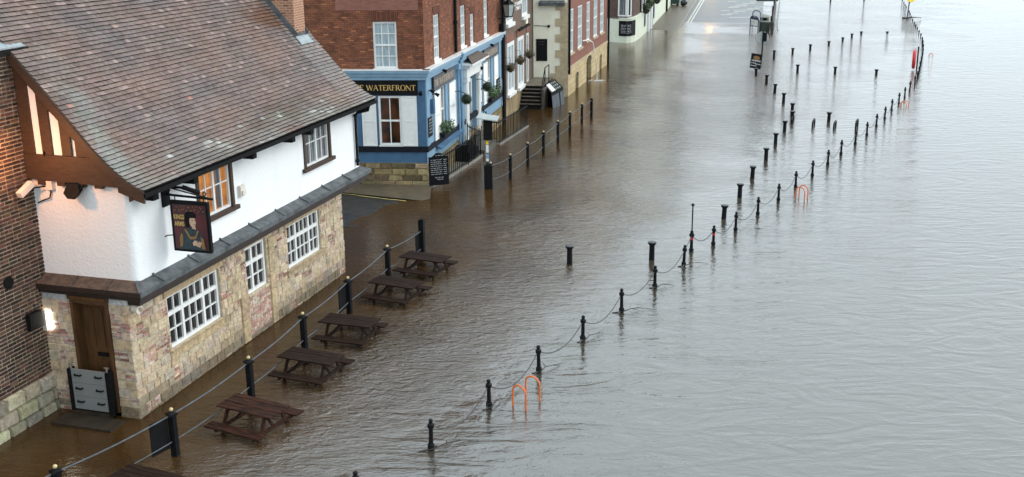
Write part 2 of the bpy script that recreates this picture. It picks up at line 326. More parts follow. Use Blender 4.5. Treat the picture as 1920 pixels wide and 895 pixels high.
# water: silty, opaque, rippled by the current
def water_mat():
    m, t, p = nodes('flood_water')
    geo = N(t, 'ShaderNodeNewGeometry'); pos = geo.outputs['Position']
    def nz(scale, rot, st, detail=4.0, rough=.55, dist=0.0):
        mp = N(t, 'ShaderNodeMapping'); mp.inputs['Rotation'].default_value = (0, 0, R(rot)); mp.inputs['Scale'].default_value = (*st, 1)
        t.links.new(pos, mp.inputs[0])
        n = N(t, 'ShaderNodeTexNoise', Scale=scale, Detail=detail, Roughness=rough, Distortion=dist); t.links.new(mp.outputs[0], n.inputs['Vector'])
        return n.outputs['Fac']
    def math_(op, a, b, c=None):
        n = N(t, 'ShaderNodeMath', operation=op)
        for i, x in enumerate((a, b, c)):
            if x is None: continue
            if hasattr(x, 'links'): t.links.new(x, n.inputs[i])
            else: n.inputs[i].default_value = x
        return n.outputs[0]
    def rng(x, a, b, c, d):
        n = N(t, 'ShaderNodeMapRange'); t.links.new(x, n.inputs[0])
        for i, v in enumerate((a, b, c, d)): n.inputs[i + 1].default_value = v
        return n.outputs[0]
    chop = nz(3.4, -28, (1.0, 2.1), 4.0, .58, .8)      # wind chop over the drowned street
    fine = nz(9.0, -20, (1.0, 1.7), 3.0, .5, .4)
    swell = nz(.42, -52, (1.0, 2.6), 5.0, .5, 2.4)   # folds of the river current
    mid = nz(1.25, -14, (1.0, 2.3), 4.0, .62, .9)        # longer wind waves, what one sees far off
    patch = rng(nz(.14, 20, (1, 1), 3.0), .40, .60, .25, 1.0)
    sep = N(t, 'ShaderNodeSeparateXYZ'); t.links.new(pos, sep.inputs[0])
    # distance across the chain line: street on one side, river on the other
    q0 = G(808.7, 852.6); q1 = G(1551.8, 307); dd = (q1 - q0).normalized()
    side = math_('ADD', math_('MULTIPLY', sep.outputs[0], dd.y), math_('MULTIPLY', sep.outputs[1], -dd.x))
    c0 = q0.x * dd.y - q0.y * dd.x
    # t runs from 0 along the house fronts to 1 on the chain line and beyond it over the river
    s1 = math_('SUBTRACT', math_('ADD', math_('MULTIPLY', sep.outputs[0], S.n.x), math_('MULTIPLY', sep.outputs[1], S.n.y)), B.dot(S.n))
    s2 = math_('SUBTRACT', c0, side)
    wob = rng(nz(.16, 35, (1, 1), 4.0), .3, .7, -.16, .16)
    tt = math_('ADD', math_('DIVIDE', s1, math_('MAXIMUM', math_('ADD', s1, s2), 3.0)), wob)
    street = math_('MULTIPLY', rng(tt, .10, .42, .12, 1.0), rng(tt, .55, .85, 1.0, .06))
    river = rng(tt, .6, 1.0, 0.0, 1.0)
    a = math_('MULTIPLY', chop, math_('MULTIPLY', patch, math_('MULTIPLY_ADD', street, 3.2, .12)))
    b = math_('MULTIPLY', fine, math_('MULTIPLY_ADD', street, .8, .10))
    c = math_('MULTIPLY', swell, math_('MULTIPLY_ADD', river, 1.5, .3))
    d = math_('MULTIPLY', mid, math_('ADD', math_('MULTIPLY', street, 3.6), math_('MULTIPLY_ADD', river, .3, .06)))
    hgt = math_('ADD', math_('ADD', math_('ADD', a, b), c), d)
    bp = N(t, 'ShaderNodeBump', Strength=1.0, Distance=WAVE); t.links.new(hgt, bp.inputs['Height']); t.links.new(bp.outputs[0], p.inputs['Normal'])
    silt = nz(.25, 10, (1, 1), 5.0)
    shallow = mix(t, rng(silt, .35, .65, 0, 1), (.062, .032, .0105), (.038, .020, .0065))
    t.links.new(mix(t, rng(tt, .5, 1.0, 0, 1), shallow, (.052, .045, .033)), p.inputs['Base Color'])
    p.inputs['Roughness'].default_value = .03; t.links.new(rng(tt, .2, .6, 1.36, 2.35), p.inputs['IOR'])
    return m
WAVE = .03
M['water'] = water_mat()

# ------------------------------------------------------------------ ground and water
mb = MB(); s = 400
mb.poly([Vector((-s, -60, 0)), Vector((s, -60, 0)), Vector((s, 900, 0)), Vector((-s, 900, 0))])
tag(mb.build('water', M['water'], loc=(0, 0, 0)), kind='structure')
mb = MB(); mb.poly([Vector((-s, -60, -1.6)), Vector((s, -60, -1.6)), Vector((s, 900, -1.6)), Vector((-s, 900, -1.6))])
tag(mb.build('ground', M['paving'], loc=(0, 0, 0)), kind='structure')

# ------------------------------------------------------------------ shared builders
def wall(mb, F, u0, u1, z0, z1, holes=(), o=0.0, rev=.14, m=0):
    us = sorted({u0, u1, *[h[0] for h in holes], *[h[1] for h in holes]}); zs = sorted({z0, z1, *[h[2] for h in holes], *[h[3] for h in holes]})
    for a, b in zip(us, us[1:]):
        for c, d in zip(zs, zs[1:]):
            if any(h[0] - 1e-6 <= a and b <= h[1] + 1e-6 and h[2] - 1e-6 <= c and d <= h[3] + 1e-6 for h in holes): continue
            mb.poly([F.p(a, c, o), F.p(b, c, o), F.p(b, d, o), F.p(a, d, o)], [(a, c), (b, c), (b, d), (a, d)], None, m)
    for a, b, c, d in [h[:4] for h in holes]:
        for q, uv in (([(a, c, o), (a, d, o), (a, d, o - rev), (a, c, o - rev)], [(0, c), (0, d), (rev, d), (rev, c)]),
                      ([(b, d, o), (b, c, o), (b, c, o - rev), (b, d, o - rev)], [(0, d), (0, c), (rev, c), (rev, d)]),
                      ([(a, d, o), (b, d, o), (b, d, o - rev), (a, d, o - rev)], [(a, 0), (b, 0), (b, rev), (a, rev)]),
                      ([(b, c, o), (a, c, o), (a, c, o - rev), (b, c, o - rev)], [(b, 0), (a, 0), (a, rev), (b, rev)])):
            mb.poly([F.p(*x) for x in q], uv, None, m)

def window(b, F, u0, u1, z0, z1, o, lights, rows, fm, gm, fw=.07, mull=.07, bar=.03, tr=.07, sill=None, dep=.07, sillm=None, gmats=None, name='window'):
    """frame with glazing bars (o is the frame's front face), a pane behind it and a sill"""
    f = MB(); f.box(F, u0, u0 + fw, z0, z1, o - dep, o); f.box(F, u1 - fw, u1, z0, z1, o - dep, o)
    f.box(F, u0 + fw, u1 - fw, z0, z0 + fw, o - dep, o - .002); f.box(F, u0 + fw, u1 - fw, z1 - fw, z1, o - dep, o - .002)
    iw = u1 - u0 - 2 * fw; tot = sum(lights); pw = (iw - mull * (len(lights) - 1)) / tot; x = u0 + fw
    ih = z1 - z0 - 2 * fw; rh = (ih - tr * (len(rows) - 1)) / sum(rows)
    for i, n in enumerate(lights):
        for k in range(1, n): f.box(F, x + k * pw - bar / 2, x + k * pw + bar / 2, z0 + fw, z1 - fw, o - dep + .01, o - .016)
        x += n * pw
        if i < len(lights) - 1: f.box(F, x, x + mull, z0 + fw, z1 - fw, o - dep, o - .005); x += mull
    y = z0 + fw
    for i, n in enumerate(rows):
        for k in range(1, n): f.box(F, u0 + fw, u1 - fw, y + k * rh - bar / 2, y + k * rh + bar / 2, o - dep + .012, o - .02)
        y += n * rh
        if i < len(rows) - 1: f.box(F, u0 + fw, u1 - fw, y, y + tr, o - dep, o - .008); y += tr
    w_ = f.build(name, fm, b)
    g = MB(); g.box(F, u0 + fw * .5, u1 - fw * .5, z0 + fw * .5, z1 - fw * .5, o - dep - .02, o - dep + .006); g.build('pane', gm, w_)
    if sill:
        k = MB(); k.box(F, u0 - sill[0], u1 + sill[0], z0 - sill[1], z0 - .004, o - dep - .02, o + sill[2]); k.build('sill', sillm or fm, w_)
    return w_

def subtract(rect, holes):
    out = [rect]
    for h in holes:
        nx = []
        for (a, b, c, d) in out:
            if h[0] >= b or h[1] <= a or h[2] >= d or h[3] <= c: nx.append((a, b, c, d)); continue
            if a < h[0]: nx.append((a, h[0], c, d))
            if h[1] < b: nx.append((h[1], b, c, d))
            m0, m1 = max(a, h[0]), min(b, h[1])
            if c < h[2]: nx.append((m0, m1, c, h[2]))
            if h[3] < d: nx.append((m0, m1, h[3], d))
        out = nx
    return [r for r in out if r[1] - r[0] > .03 and r[3] - r[2] > .025]
def jit(c, a): k = 1 + rnd.uniform(-a, a); return tuple(max(0, x * k * (1 + rnd.uniform(-a, a) * .35)) for x in c)

def bricks(mb, F, u0, u1, z0, z1, holes, cols, bw=.235, bh=.078, jt=.012, o0=0.0, o1=.018, va=.4):
    z = z0; k = 0
    while z < z1 - .02:
        u = u0 - (bw / 2 if k % 2 else 0)
        while u < u1:
            h = rnd.random() < .25
            l = bw * (.5 if h else 1)
            a, b = max(u, u0) + jt / 2, min(u + l, u1) - jt / 2
            if b - a > .03:
                for r in subtract((a, b, z + jt / 2 + rnd.uniform(-.003, .003), min(z + bh, z1) - jt / 2), holes):
                    mb.stone(F, *r, o0, o1 + rnd.uniform(-.006, .006), jit(rnd.choice(cols), va), .006)
            u += l
        z += bh; k += 1

# stroke lettering with serifs: (x0, y0, x1, y1, width)
TH, TN = .17, .075
GL = {'T': (.78, [(.39, 0, .39, 1, TH), (.02, .96, .76, .96, TN), (.04, .82, .04, 1, .06), (.74, .82, .74, 1, .06)], [.39]),
      'H': (.86, [(.14, 0, .14, 1, TH), (.72, 0, .72, 1, TH), (.14, .5, .72, .5, TN)], [.14, .72]),
      'E': (.68, [(.14, 0, .14, 1, TH), (.14, .03, .62, .03, TN), (.14, .52, .5, .52, TN), (.14, .97, .6, .97, TN), (.62, 0, .62, .2, .06), (.6, .8, .6, 1, .06)], [.14]),
      'W': (1.16, [(.06, 1, .32, 0, TH), (.32, 0, .58, .95, TN), (.54, 1, .82, 0, TH), (.82, 0, 1.1, 1, TN)], []),
      'A': (.86, [(.42, 1, .08, 0, TN), (.42, 1, .76, 0, TH), (.2, .36, .64, .36, TN)], [.08, .76]),
      'R': (.8, [(.14, 0, .14, 1, TH), (.14, .97, .5, .97, TN), (.14, .5, .5, .5, TN), (.52, .54, .52, .94, TH * .9), (.36, .5, .72, 0, TH)], [.14, .74]),
      'F': (.64, [(.14, 0, .14, 1, TH), (.14, .97, .58, .97, TN), (.14, .52, .46, .52, TN), (.58, .8, .58, 1, .06)], [.14]),
      'O': (.92, [(.1, .25, .1, .75, TH), (.8, .25, .8, .75, TH), (.1, .75, .3, .97, .12), (.6, .97, .8, .75, .12), (.1, .25, .3, .03, .12), (.6, .03, .8, .25, .12), (.3, .97, .6, .97, TN), (.3, .03, .6, .03, TN)], []),
      'N': (.9, [(.1, 0, .1, 1, TN), (.78, 0, .78, 1, TN), (.08, 1, .8, 0, TH)], [.1]), ' ': (.42, [], [])}
def lettering(txt, F, u0, u1, z0, h, o, mat, parent):
    mb = MB(); tw = sum(GL[c][0] for c in txt); k = (u1 - u0) / tw; x = u0; i = 0
    for c in txt:
        wd, st, sf = GL[c]
        for s_ in list(st) + [(q - .14, .02, q + .14, .02, .05) for q in sf]:
            a = Vector((s_[0] * k, s_[1] * h)); b = Vector((s_[2] * k, s_[3] * h)); d = (b - a).normalized()
            n_ = Vector((-d.y, d.x)) * s_[4] * h * .5; i += 1; oo = o + (i % 7) * .0012
            mb.poly([F.p(x + q.x, z0 + q.y, oo) for q in (a - n_, b - n_, b + n_, a + n_)])
        x += wd * k
    return mb.build('lettering', mat, parent)
def scribble(mb, F, u0, u1, z, h, o):
    """a line of small illegible hand lettering"""
    u = u0
    while u < u1 - h * .3:
        wd = h * rnd.uniform(1.2, 3.2); e = min(u + wd, u1); n = max(2, int((e - u) / (h * .42))); pr = None
        for k in range(n + 1):
            q = (u + (e - u) * k / n, z + h * (rnd.uniform(.05, .3) if k % 2 else rnd.uniform(.6, 1)))
            if pr:
                t = h * .13
                mb.poly([F.p(pr[0] - t, pr[1] - t, o), F.p(q[0] + t, q[1] - t, o), F.p(q[0] + t, q[1] + t, o), F.p(pr[0] - t, pr[1] + t, o)])
            pr = q; o += .0007
        u = e + h * .6
def leaves(mb, c, r, n, cols, sz=.05, sq=1.0, shell=.55):
    for _ in range(n):
        v = Vector((rnd.gauss(0, 1), rnd.gauss(0, 1), rnd.gauss(0, 1))).normalized() * r * rnd.uniform(shell, 1.05); v.z *= sq
        p = Vector(c) + v; a = Vector((rnd.gauss(0, 1), rnd.gauss(0, 1), rnd.gauss(0, 1))).normalized(); b = a.cross(v + Vector((.01, .02, .03))).normalized(); s_ = sz * rnd.uniform(.6, 1.3)
        mb.poly([p - a * s_, p + b * s_ * .5, p + a * s_, p - b * s_ * .5], None, jit(rnd.choice(cols), .35))

# ================================================================== the white pub
pub = thing('pub', B, 'white rendered pub with a long tiled roof over a pink and cream stone ground floor', 'pub')
W1 = (1.56, 3.83, 1.11, 2.44); W2 = (5.15, 6.23, 1.22, 2.53); W3 = (7.44, 9.5, 1.22, 2.51)
CREAM = (.55, .445, .31); OCHRE = (.49, .37, .235); PINK = (.53, .41, .325); GREY = (.45, .385, .31); PBRICK = (.45, .30, .24); RBRICK = (.36, .19, .145)
mb = MB(); holes = [W1, W2, W3]
trim = [(W1[0] - .16, W1[1] + .22, 2.42, 2.68), (W1[0] - .1, W1[1] + .18, .86, 1.11), (W3[0] - .18, W3[1] + .16, 2.49, 2.70), (W3[0] - .12, W3[1] + .3, 1.0, 1.22),
        (4.72, 5.1, .0, 1.3), (6.3, 6.62, .0, 2.5), (4.95, 6.4, 2.55, 2.7), (5.1, 6.3, .12, 1.14)]
wall(mb, S, .12, 11.05, -1, 2.95, holes, -.012, .16)
mb.poly([S.p(11.05, -1, -.012), S.p(11.05, -1, -2.6), S.p(11.05, 2.95, -2.6), S.p(11.05, 2.95, -.012)])
base = mb.build('stone_wall', M['mortar'], pub)
mb = MB()
def stonework(F, u0, u1, z0, z1, hol, bprob):
    z = z0
    while z < z1 - .04:
        h = rnd.choice((.17, .2, .22, .26)); h = min(h, z1 - z)
        if z1 - z - h < .1: h = z1 - z
        u = u0
        while u < u1 - .001:
            wd = rnd.uniform(.16, .5); wd = min(wd, u1 - u)
            if u1 - u - wd < .12: wd = u1 - u
            cu, cz = u + wd / 2, z + h / 2
            for r in subtract((u + .004, u + wd - .004, z + .004, z + h - .004), hol):
                if rnd.random() < bprob(cu, cz):
                    bricks(mb, F, r[0], r[1], r[2], r[3], [], [PBRICK, RBRICK, PBRICK, PINK, CREAM], .24, .068, .012, -.012, .008, .3)
                else:
                    pal = [OCHRE, OCHRE, CREAM, GREY] if cz < .75 else [CREAM, CREAM, PINK, OCHRE, CREAM, CREAM, OCHRE, GREY]
                    if cu > 5: pal = pal + [PINK]
                    cc = tuple(v * .72 + k_ * .28 for v, k_ in zip(jit(rnd.choice(pal), .10), CREAM))
                    wet = max(0, min(1, (.42 - r[2]) / .3 + rnd.uniform(-.3, .3)))   # soaked and silted just above the flood
                    cc = tuple(v * (1 - .58 * wet) for v in cc)
                    mb.stone(F, *r, -.012, rnd.uniform(.004, .024), cc, .014)
            u += wd
        z += h
def bp1(u, z):
    if z < .8: return .05
    p = .12
    if .2 < u < .9 and 1.75 < z < 2.4: p = .6
    for a in (W1[0] - .1, W1[1] + .3, W2[0] - .3, W3[0] - .35, W3[1] + .25):
        if abs(u - a) < .38 and z > 1.0: p = .4
    if z > 2.45: p = max(p, .3)
    return p
stonework(S, .115, 11.06, -.35, 2.72, holes + trim, bp1)
bricks(mb, S, 5.1, 6.3, .12, 1.14, [], [PINK, PBRICK, (.46, .27, .21)], .24, .07, .012, -.012, .004, .2)
for a, b, c, d in trim[:7]:
    n = 1 if b - a > d - c else max(1, int((d - c) / .5))
    for k in range(n): mb.stone(S, a + .004, b - .004, c + (d - c) * k / n + .004, c + (d - c) * (k + 1) / n - .004, -.012, .04, jit((.47, .36, .22), .1), .02)
for a, b, c, d in (trim[1], trim[3]): mb.box(S, a + .02, b - .03, d - .03, d - .006, .041, .085, (.40, .31, .19))
# door side (faces up the street towards the bridge)
wall(mb, S2, -2.3, 0.0, -1, 2.95, [(-1.50, -.5, .0, 2.78)], -.012, .35)
stonework(S2, -.5, .012, -.35, 2.72, [], lambda u, z: .45 if .9 < z < 2.3 and u < -.28 else .1)
stonework(S2, -2.3, -1.5, -.35, 2.72, [], lambda u, z: .3)
mb.build('stonework', M['masonry'], base)
# windows of the ground floor
for q, li in ((W1, [2, 3, 2]), (W2, [1, 2]), (W3, [2, 3, 2])):
    window(pub, S, q[0] + .004, q[1] - .004, q[2] + .004, q[3] - .004, -.06, li, [2, 1], M['white'], M['glass'], fw=.08, mull=.085, bar=.03, tr=.1)
# door
mb = MB(); mb.box(S2, -1.42, -.58, .12, 2.68, -.33, -.27)
for a, b in ((-1.36, -1.14), (-1.11, -.89), (-.86, -.64)):
    mb.box(S2, a, b, 1.55, 2.4, -.27, -.252); mb.prism([S2.p(a, 2.4, -.268), S2.p(b, 2.4, -.268), S2.p((a + b) / 2 + .06, 2.5, -.268), S2.p((a + b) / 2 - .06, 2.5, -.268)], S2.n * .016)
    mb.box(S2, a, b, .3, 1.2, -.27, -.254)
dr = mb.build('door', M['door'], pub)
mb = MB(); mb.box(S2, -1.12, -.84, 1.33, 1.42, -.251, -.232); mb.build('letter_plate', M['blackdull'], dr)
mb = MB()
mb.box(S2, -1.496, -1.42, .1, 2.76, -.3, .03); mb.box(S2, -.58, -.504, .1, 2.76, -.3, .03); mb.box(S2, -1.42, -.58, 2.68, 2.762, -.3, .028)
mb.box(S2, -1.52, -.48, 2.775, 2.86, -.05, .07); mb.build('door_frame', M['door'], pub)
# upper storey, stucco, with a soft rounded corner
U1 = (2.9, 4.55, 3.88, 5.2); U2 = (8.42, 10.16, 3.95, 5.2); WO = .17
mb = MB(); wall(mb, S, .5, 12.12, 3.1, 5.5, [U1, U2], WO, .12)
def SP(u, n, z): return B + S.d * u + S.n * n + Vector((0, 0, z))
arc = [(.34, -2.3), (.34, .01)] + [(.5 - .16 * math.cos(a * math.pi / 12), .01 + .16 * math.sin(a * math.pi / 12)) for a in range(1, 7)]
for (a, b), (c, d) in zip(arc, arc[1:]): mb.poly([SP(a, b, 3.1), SP(c, d, 3.1), SP(c, d, 5.7), SP(a, b, 5.7)], sm=True)
mb.poly([SP(12.12, .17, 3.1), SP(12.12, -2.6, 3.1), SP(12.12, -2.6, 6.5), SP(12.12, .17, 5.5)])
mb.poly([SP(11.05, .17, 3.1), SP(12.12, .17, 3.1), SP(12.12, -2.6, 3.1), SP(11.05, -2.6, 3.1)][::-1])
mb.build('upper_wall', M['stucco'], pub)
for q, gmt in ((U1, 'lit'), (U2, 'glassmid')):
    f = MB(); t_ = .11
    f.box(S, q[0], q[0] + t_, q[2], q[3] + .1, WO - .1, WO + .035); f.box(S, q[1] - t_, q[1], q[2], q[3] + .1, WO - .1, WO + .035)
    f.box(S, q[0] - .12, q[1] + .12, q[2] - .09, q[2] + .012, WO - .1, WO + .1); fo = f.build('window', M['timberdark'] if 0 else M['timber'], pub)
    window(fo, S, q[0] + t_, q[1] - t_, q[2] + .014, q[3] + .06, WO - .025, [2, 2], [2], M['white'], M[gmt], fw=.06, mull=.07, bar=.028, name='casement')
mb = MB(); mb.box(S, U1[0] + 1.0, U1[0] + 1.22, U1[2] + .1, U1[3], WO - .085, WO - .078); mb.build('curtain', M['glassmid'], pub)
# ledge between the storeys
prof = [(.34, 3.24), (0, 3.09), (0, 2.98), (.06, 2.95), (.06, 2.87), (.15, 2.84), (.15, 2.74), (.5, 2.72)]
mb = MB(); UE = 12.42
def ring(d): return [(0 + d, -2.3), (0 + d, .45 - d), (UE - d, .45 - d), (UE - d, -1.6)]
for i, ((d0, z0), (d1, z1)) in enumerate(zip(prof, prof[1:])):
    A, C_ = ring(d0), ring(d1)
    for k in range(3):
        mm = (1 if k == 0 else 0) if i == 0 else (0 if i == 1 and k else 2)
        mb.poly([SP(*C_[k], z1), SP(*C_[k + 1], z1), SP(*A[k + 1], z0), SP(*A[k], z0)], None, None, mm)
for u in [.9 + k * 1.42 for k in range(8)]: mb.bar(SP(u, .14, 3.245), SP(u, .46, 3.09), .055, .05)
for n in (-1.35, -.45): mb.bar(SP(.3, n, 3.235), SP(-.01, n, 3.09), .05, .05, m=1)
mb.bar(SP(.3, .15, 3.24), SP(.0, .45, 3.10), .06, .04)
mb.build('ledge', [M['lead'], M['ledgebrown'], M['timberdark']], pub)
# roof: courses of plain tiles on a bell-cast slope
PR = [(.74, 5.36), (.50, 5.47), (.29, 5.60), (.04, 5.80), (-.2, 6.02), (-.45, 6.27), (-.7, 6.55), (-1.24, 7.17), (-1.7, 7.70), (-5.2, 11.65)]
SL = [0]
for (a, b), (c, d) in zip(PR, PR[1:]): SL.append(SL[-1] + math.hypot(c - a, d - b))
def rp(s_):
    for i in range(len(PR) - 1):
        if s_ <= SL[i + 1] or i == len(PR) - 2:
            k = (s_ - SL[i]) / (SL[i + 1] - SL[i]); a, b = PR[i]; c, d = PR[i + 1]
            n, z = a + (c - a) * k, b + (d - b) * k; ln = math.hypot(c - a, d - b)
            return n, z, (d - b) / ln, -(c - a) / ln     # position and surface normal (n, z)
def RP(u, s_, lift=0.0):
    n, z, nn, nz_ = rp(s_); lift += .022 * noise.noise(Vector((u * .45, s_ * .55, 2.0))); return SP(u, n + nn * lift, z + nz_ * lift)
mb = MB(); RU0, RU1, GA, TW = .1, 12.36, .118, .168
CH = (11.3, 11.98); k = 0; s_ = 0.0
while s_ < SL[-1] - .12:
    u = RU0 - (TW / 2 if k % 2 else 0)
    wob = rnd.uniform(-.003, .003)
    while u < RU1:
        a, b = max(u, RU0), min(u + TW, RU1)
        if b - a > .03:
            q = Vector((u * .5, s_ * .9, 0)); nA = noise.noise(q); nB = noise.noise(q * 3 + Vector((9, 3, 1))); nC = noise.noise(Vector((u * .8, s_ * 1.6, 5)))
            c = Vector((.192, .142, .125)) * (1 + .2 * nB) + Vector((.03, .006, -.004)) * nA * 1.6
            x = rnd.random()
            if x < .12: c = c * .82
            elif x < .16: c = Vector((.30, .22, .195))
            elif x < .1605: c = Vector((.36, .19, .14))
            # lichen bloom beside the verge, rust below the chimney, moss along the eave
            g = max(0, 1 - abs(u - (.25 + .22 * max(0, s_ - .6))) / .55) * min(1, max(0, (s_ - .1) / .5)) * max(0, 1 - s_ / 4.4)
            c = c.lerp(Vector((.25, .275, .25)), min(.6, g * (1 + nB)))
            d = math.hypot((u - 10.55) / 1.0, (s_ - 3.75 + (u - 10.4) * .25) / .42)
            c = c.lerp(Vector((.15, .07, .038)), max(0, min(.75, 1.35 - d + nC * .6)))
            d = math.hypot((u - 7.4) / 1.7, (s_ - .62) / .35); c = c.lerp(Vector((.11, .075, .055)), max(0, min(.8, 1.3 - d + nB * 1.0)))
            if s_ < 1.1: c = c.lerp(Vector((.26, .25, .215)), max(0, min(.6, (1.0 - s_) * (.5 + nC))))
            if s_ < .8 and nC > .05 and rnd.random() < .14: c = c.lerp(Vector((.42, .42, .38)), rnd.uniform(.3, 1))
            if u > 11: c = c.lerp(Vector((.30, .285, .27)), .35)
            c = tuple(jit(c, .11)); l = .040 + rnd.uniform(-.004, .005) + wob; t2 = rnd.uniform(-.003, .003); g_ = .0012
            e = s_ + rnd.uniform(-.004, .004)
            mb.poly([RP(a + g_, e, l + t2), RP(b - g_, e, l - t2), RP(b - g_, s_ + GA + .03, .004), RP(a + g_, s_ + GA + .03, .004)], None, c)
            mb.poly([RP(a + g_, e, .001), RP(b - g_, e, .001), RP(b - g_, e, l - t2), RP(a + g_, e, l + t2)], None, (.016, .014, .014))  # near-black front edge paints in the shadow line between courses
        u += TW
    s_ += GA; k += 1
for (a, b) in zip(SL, SL[1:]):
    mb.poly([RP(RU0, a, -.004), RP(RU1, a, -.004), RP(RU1, b, -.004), RP(RU0, b, -.004)], None, (.02, .018, .018))
    mb.poly([RP(RU0, a, -.07), RP(RU0, b, -.07), RP(RU1, b, -.07), RP(RU1, a, -.07)], None, (.03, .02, .015))
    for uu in (RU0, RU1): mb.poly([RP(uu, a, -.07), RP(uu, a, .02), RP(uu, b, .02), RP(uu, b, -.07)], None, (.1, .08, .07))
mb.poly([SP(RU1, -5.2, 11.64), SP(RU0, -5.2, 11.64), SP(RU0, -11, 5.4), SP(RU1, -11, 5.4)], None, (.19, .16, .165))
mb.poly([SP(RU0, -11, -1), SP(RU1, -11, -1), SP(RU1, -11, 5.4), SP(RU0, -11, 5.4)][::-1], None, (.3, .28, .25))
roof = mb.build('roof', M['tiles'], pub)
mb = MB()  # right gable closing the roof space
mb.poly([SP(12.1, n, z) for n, z in [(-10.9, -1), (-2.6, -1), (-2.6, 6), (.3, 5.4)] + [(a, b - .1) for a, b in PR[3:]] + [(-10.9, 5.4)]])
mb.build('gable_wall', M['stucco'], pub)
# eave: fascia, gutter, rafter feet
mb = MB(); mb.box(S, RU0 + .02, RU1 - .02, 5.18, 5.345, .62, .665)
pts = [SP(u, .72, 5.27) for u in (RU0, RU1)]; mb.bar(pts[0], pts[1], .11, .10)
mb.box(S, .5, 12.1, 5.2, 5.28, .17, .62)
for u in (.62, 2.2, 4.9, 7.0, 8.1, 11.9): mb.box(S, u, u + .2, 5.02, 5.18, .19, .6)
mb.build('gutter', M['blackdull'], pub)
# timber gable end facing the bridge
lo = 5.46
def zr(n):
    for (a, b), (c, d) in zip(PR, PR[1:]):
        if c <= n <= a: return b + (d - b) * (n - a) / (c - a)
def memb(o_, n0, n1, z0, z1, dep, u_=.26):
    """one timber of the gable: z0 and z1 are (left, right) heights"""
    o_.prism([SP(u_ - dep, n0, z0[0]), SP(u_ - dep, n1, z0[1]), SP(u_ - dep, n1, z1[1]), SP(u_ - dep, n0, z1[0])], S.d * (dep + .02))
mb = MB()
top = [(n, z - .06) for n, z in PR if -2.3 < n < .5]
mb.prism([SP(.262, n, z) for n, z in [(-2.3, lo), (.42, lo - .1)] + top + [(-2.3, zr(-2.3) - .06)]], S.d * .05)
gf = mb.build('infill_panel', M['stucco'], pub)
mb = MB(); mb.prism([SP(.185, n, z) for n, z in [(-2.3, lo), (.42, lo - .09)] + [(n, zr(n) - .05) for n in (.42, .29, .04, -.15)] + [(-.3, lo + .54), (-2.3, lo + .55)]], S.d * .095); mb.build('tie_beam', M['timber'], gf)
for a, b in ((-2.3, -1.98), (-1.77, -1.52), (-1.27, -1.03), (-.92, -.64)):
    mb = MB(); memb(mb, a, b, (lo + .552, lo + .552), (max(lo + .56, zr(a) - .3), max(lo + .557, zr(b) - .3)), .055); mb.build('post', M['timber'], gf)
mb = MB(); ns = [.4, .29, .04, -.2, -.45, -.7, -1.24, -1.7, -2.3]
for a, b in zip(ns, ns[1:]): memb(mb, b, a, (zr(b) - .52, zr(a) - .40), (zr(b) - .06, zr(a) - .06), .065)
mb.build('rafter', M['timber'], gf)
for n in (-2.0, -1.5, -1.0, -.55):
    mb = MB(); mb.box(Fr(B + S.d * .3, -16.8), n, n + .2, lo - .13, lo - .003, 0, .1); mb.build('joist_end', M['timber'], gf)
mb = MB()
for (a, b) in zip(PR[:-1], PR[1:]):
    if b[0] < -2.3: b = (-2.3, 7.7 + .6 * 1.1286)
    if a[0] < -2.3: break
    mb.prism([SP(.08, a[0], a[1] - .26), SP(.08, b[0], b[1] - .3), SP(.08, b[0], b[1] - .02), SP(.08, a[0], a[1] - .02)], S.d * .06)
mb.build('barge_board', M['timber'], pub)
# chimney on the slope
CF = Fr(B, 73.2, -1.36); mb = MB()
mb.box(CF, CH[0], CH[1], 6.4, 10.6, -1.25, 0); mb.box(CF, CH[0] - .06, CH[1] + .06, 10.6, 10.85, -1.31, .06)
ch = mb.build('chimney', M['chimbrick'], pub)
mb = MB(); mb.box(CF, CH[0] - .03, CH[1] + .03, 7.1, 7.43, -.02, .02)
sA = next(x * .01 for x in range(600) if rp(x * .01)[0] < -1.36); sB = sA + 1.72
def quadstrip(u0, u1, a, b, l0): mb.prism([RP(u0, a, l0), RP(u1, a, l0), RP(u1, b, l0), RP(u0, b, l0)], Vector((0, 0, .012)))
for uu, d_ in ((CH[0], -1), (CH[1], 1)):
    mb.prism([RP(uu + d_ * .012, sA, .02), RP(uu + d_ * .012, sB, .02), RP(uu + d_ * .012, sB, .17), RP(uu + d_ * .012, sA, .19)], S.d * d_ * .014)
mb.build('flashing', M['lead'], ch)
mb = MB(); quadstrip(CH[0] - .02, CH[1] + .1, sA - .3, sA, .045); mb.build('apron', M['leadlight'], ch)
mb = MB(); quadstrip(CH[0] - .25, CH[0], sB - .12, sB + .18, .045); mb.build('apron', M['leadlight'], ch)
# downpipe
mb = MB(); q = [S.p(12.0, 5.2, .66), S.p(12.0, 5.05, .62), S.p(11.9, 4.98, .3), S.p(11.86, 4.9, .24), S.p(11.86, 3.3, .24)]
mb.tube(q, .045, 8)
for z in (4.86, 3.42): mb.lathe([(.062, 0), (.062, .07)], S.p(11.86, z, .24), 8)
mb.build('downpipe', M['blackdull'], pub)
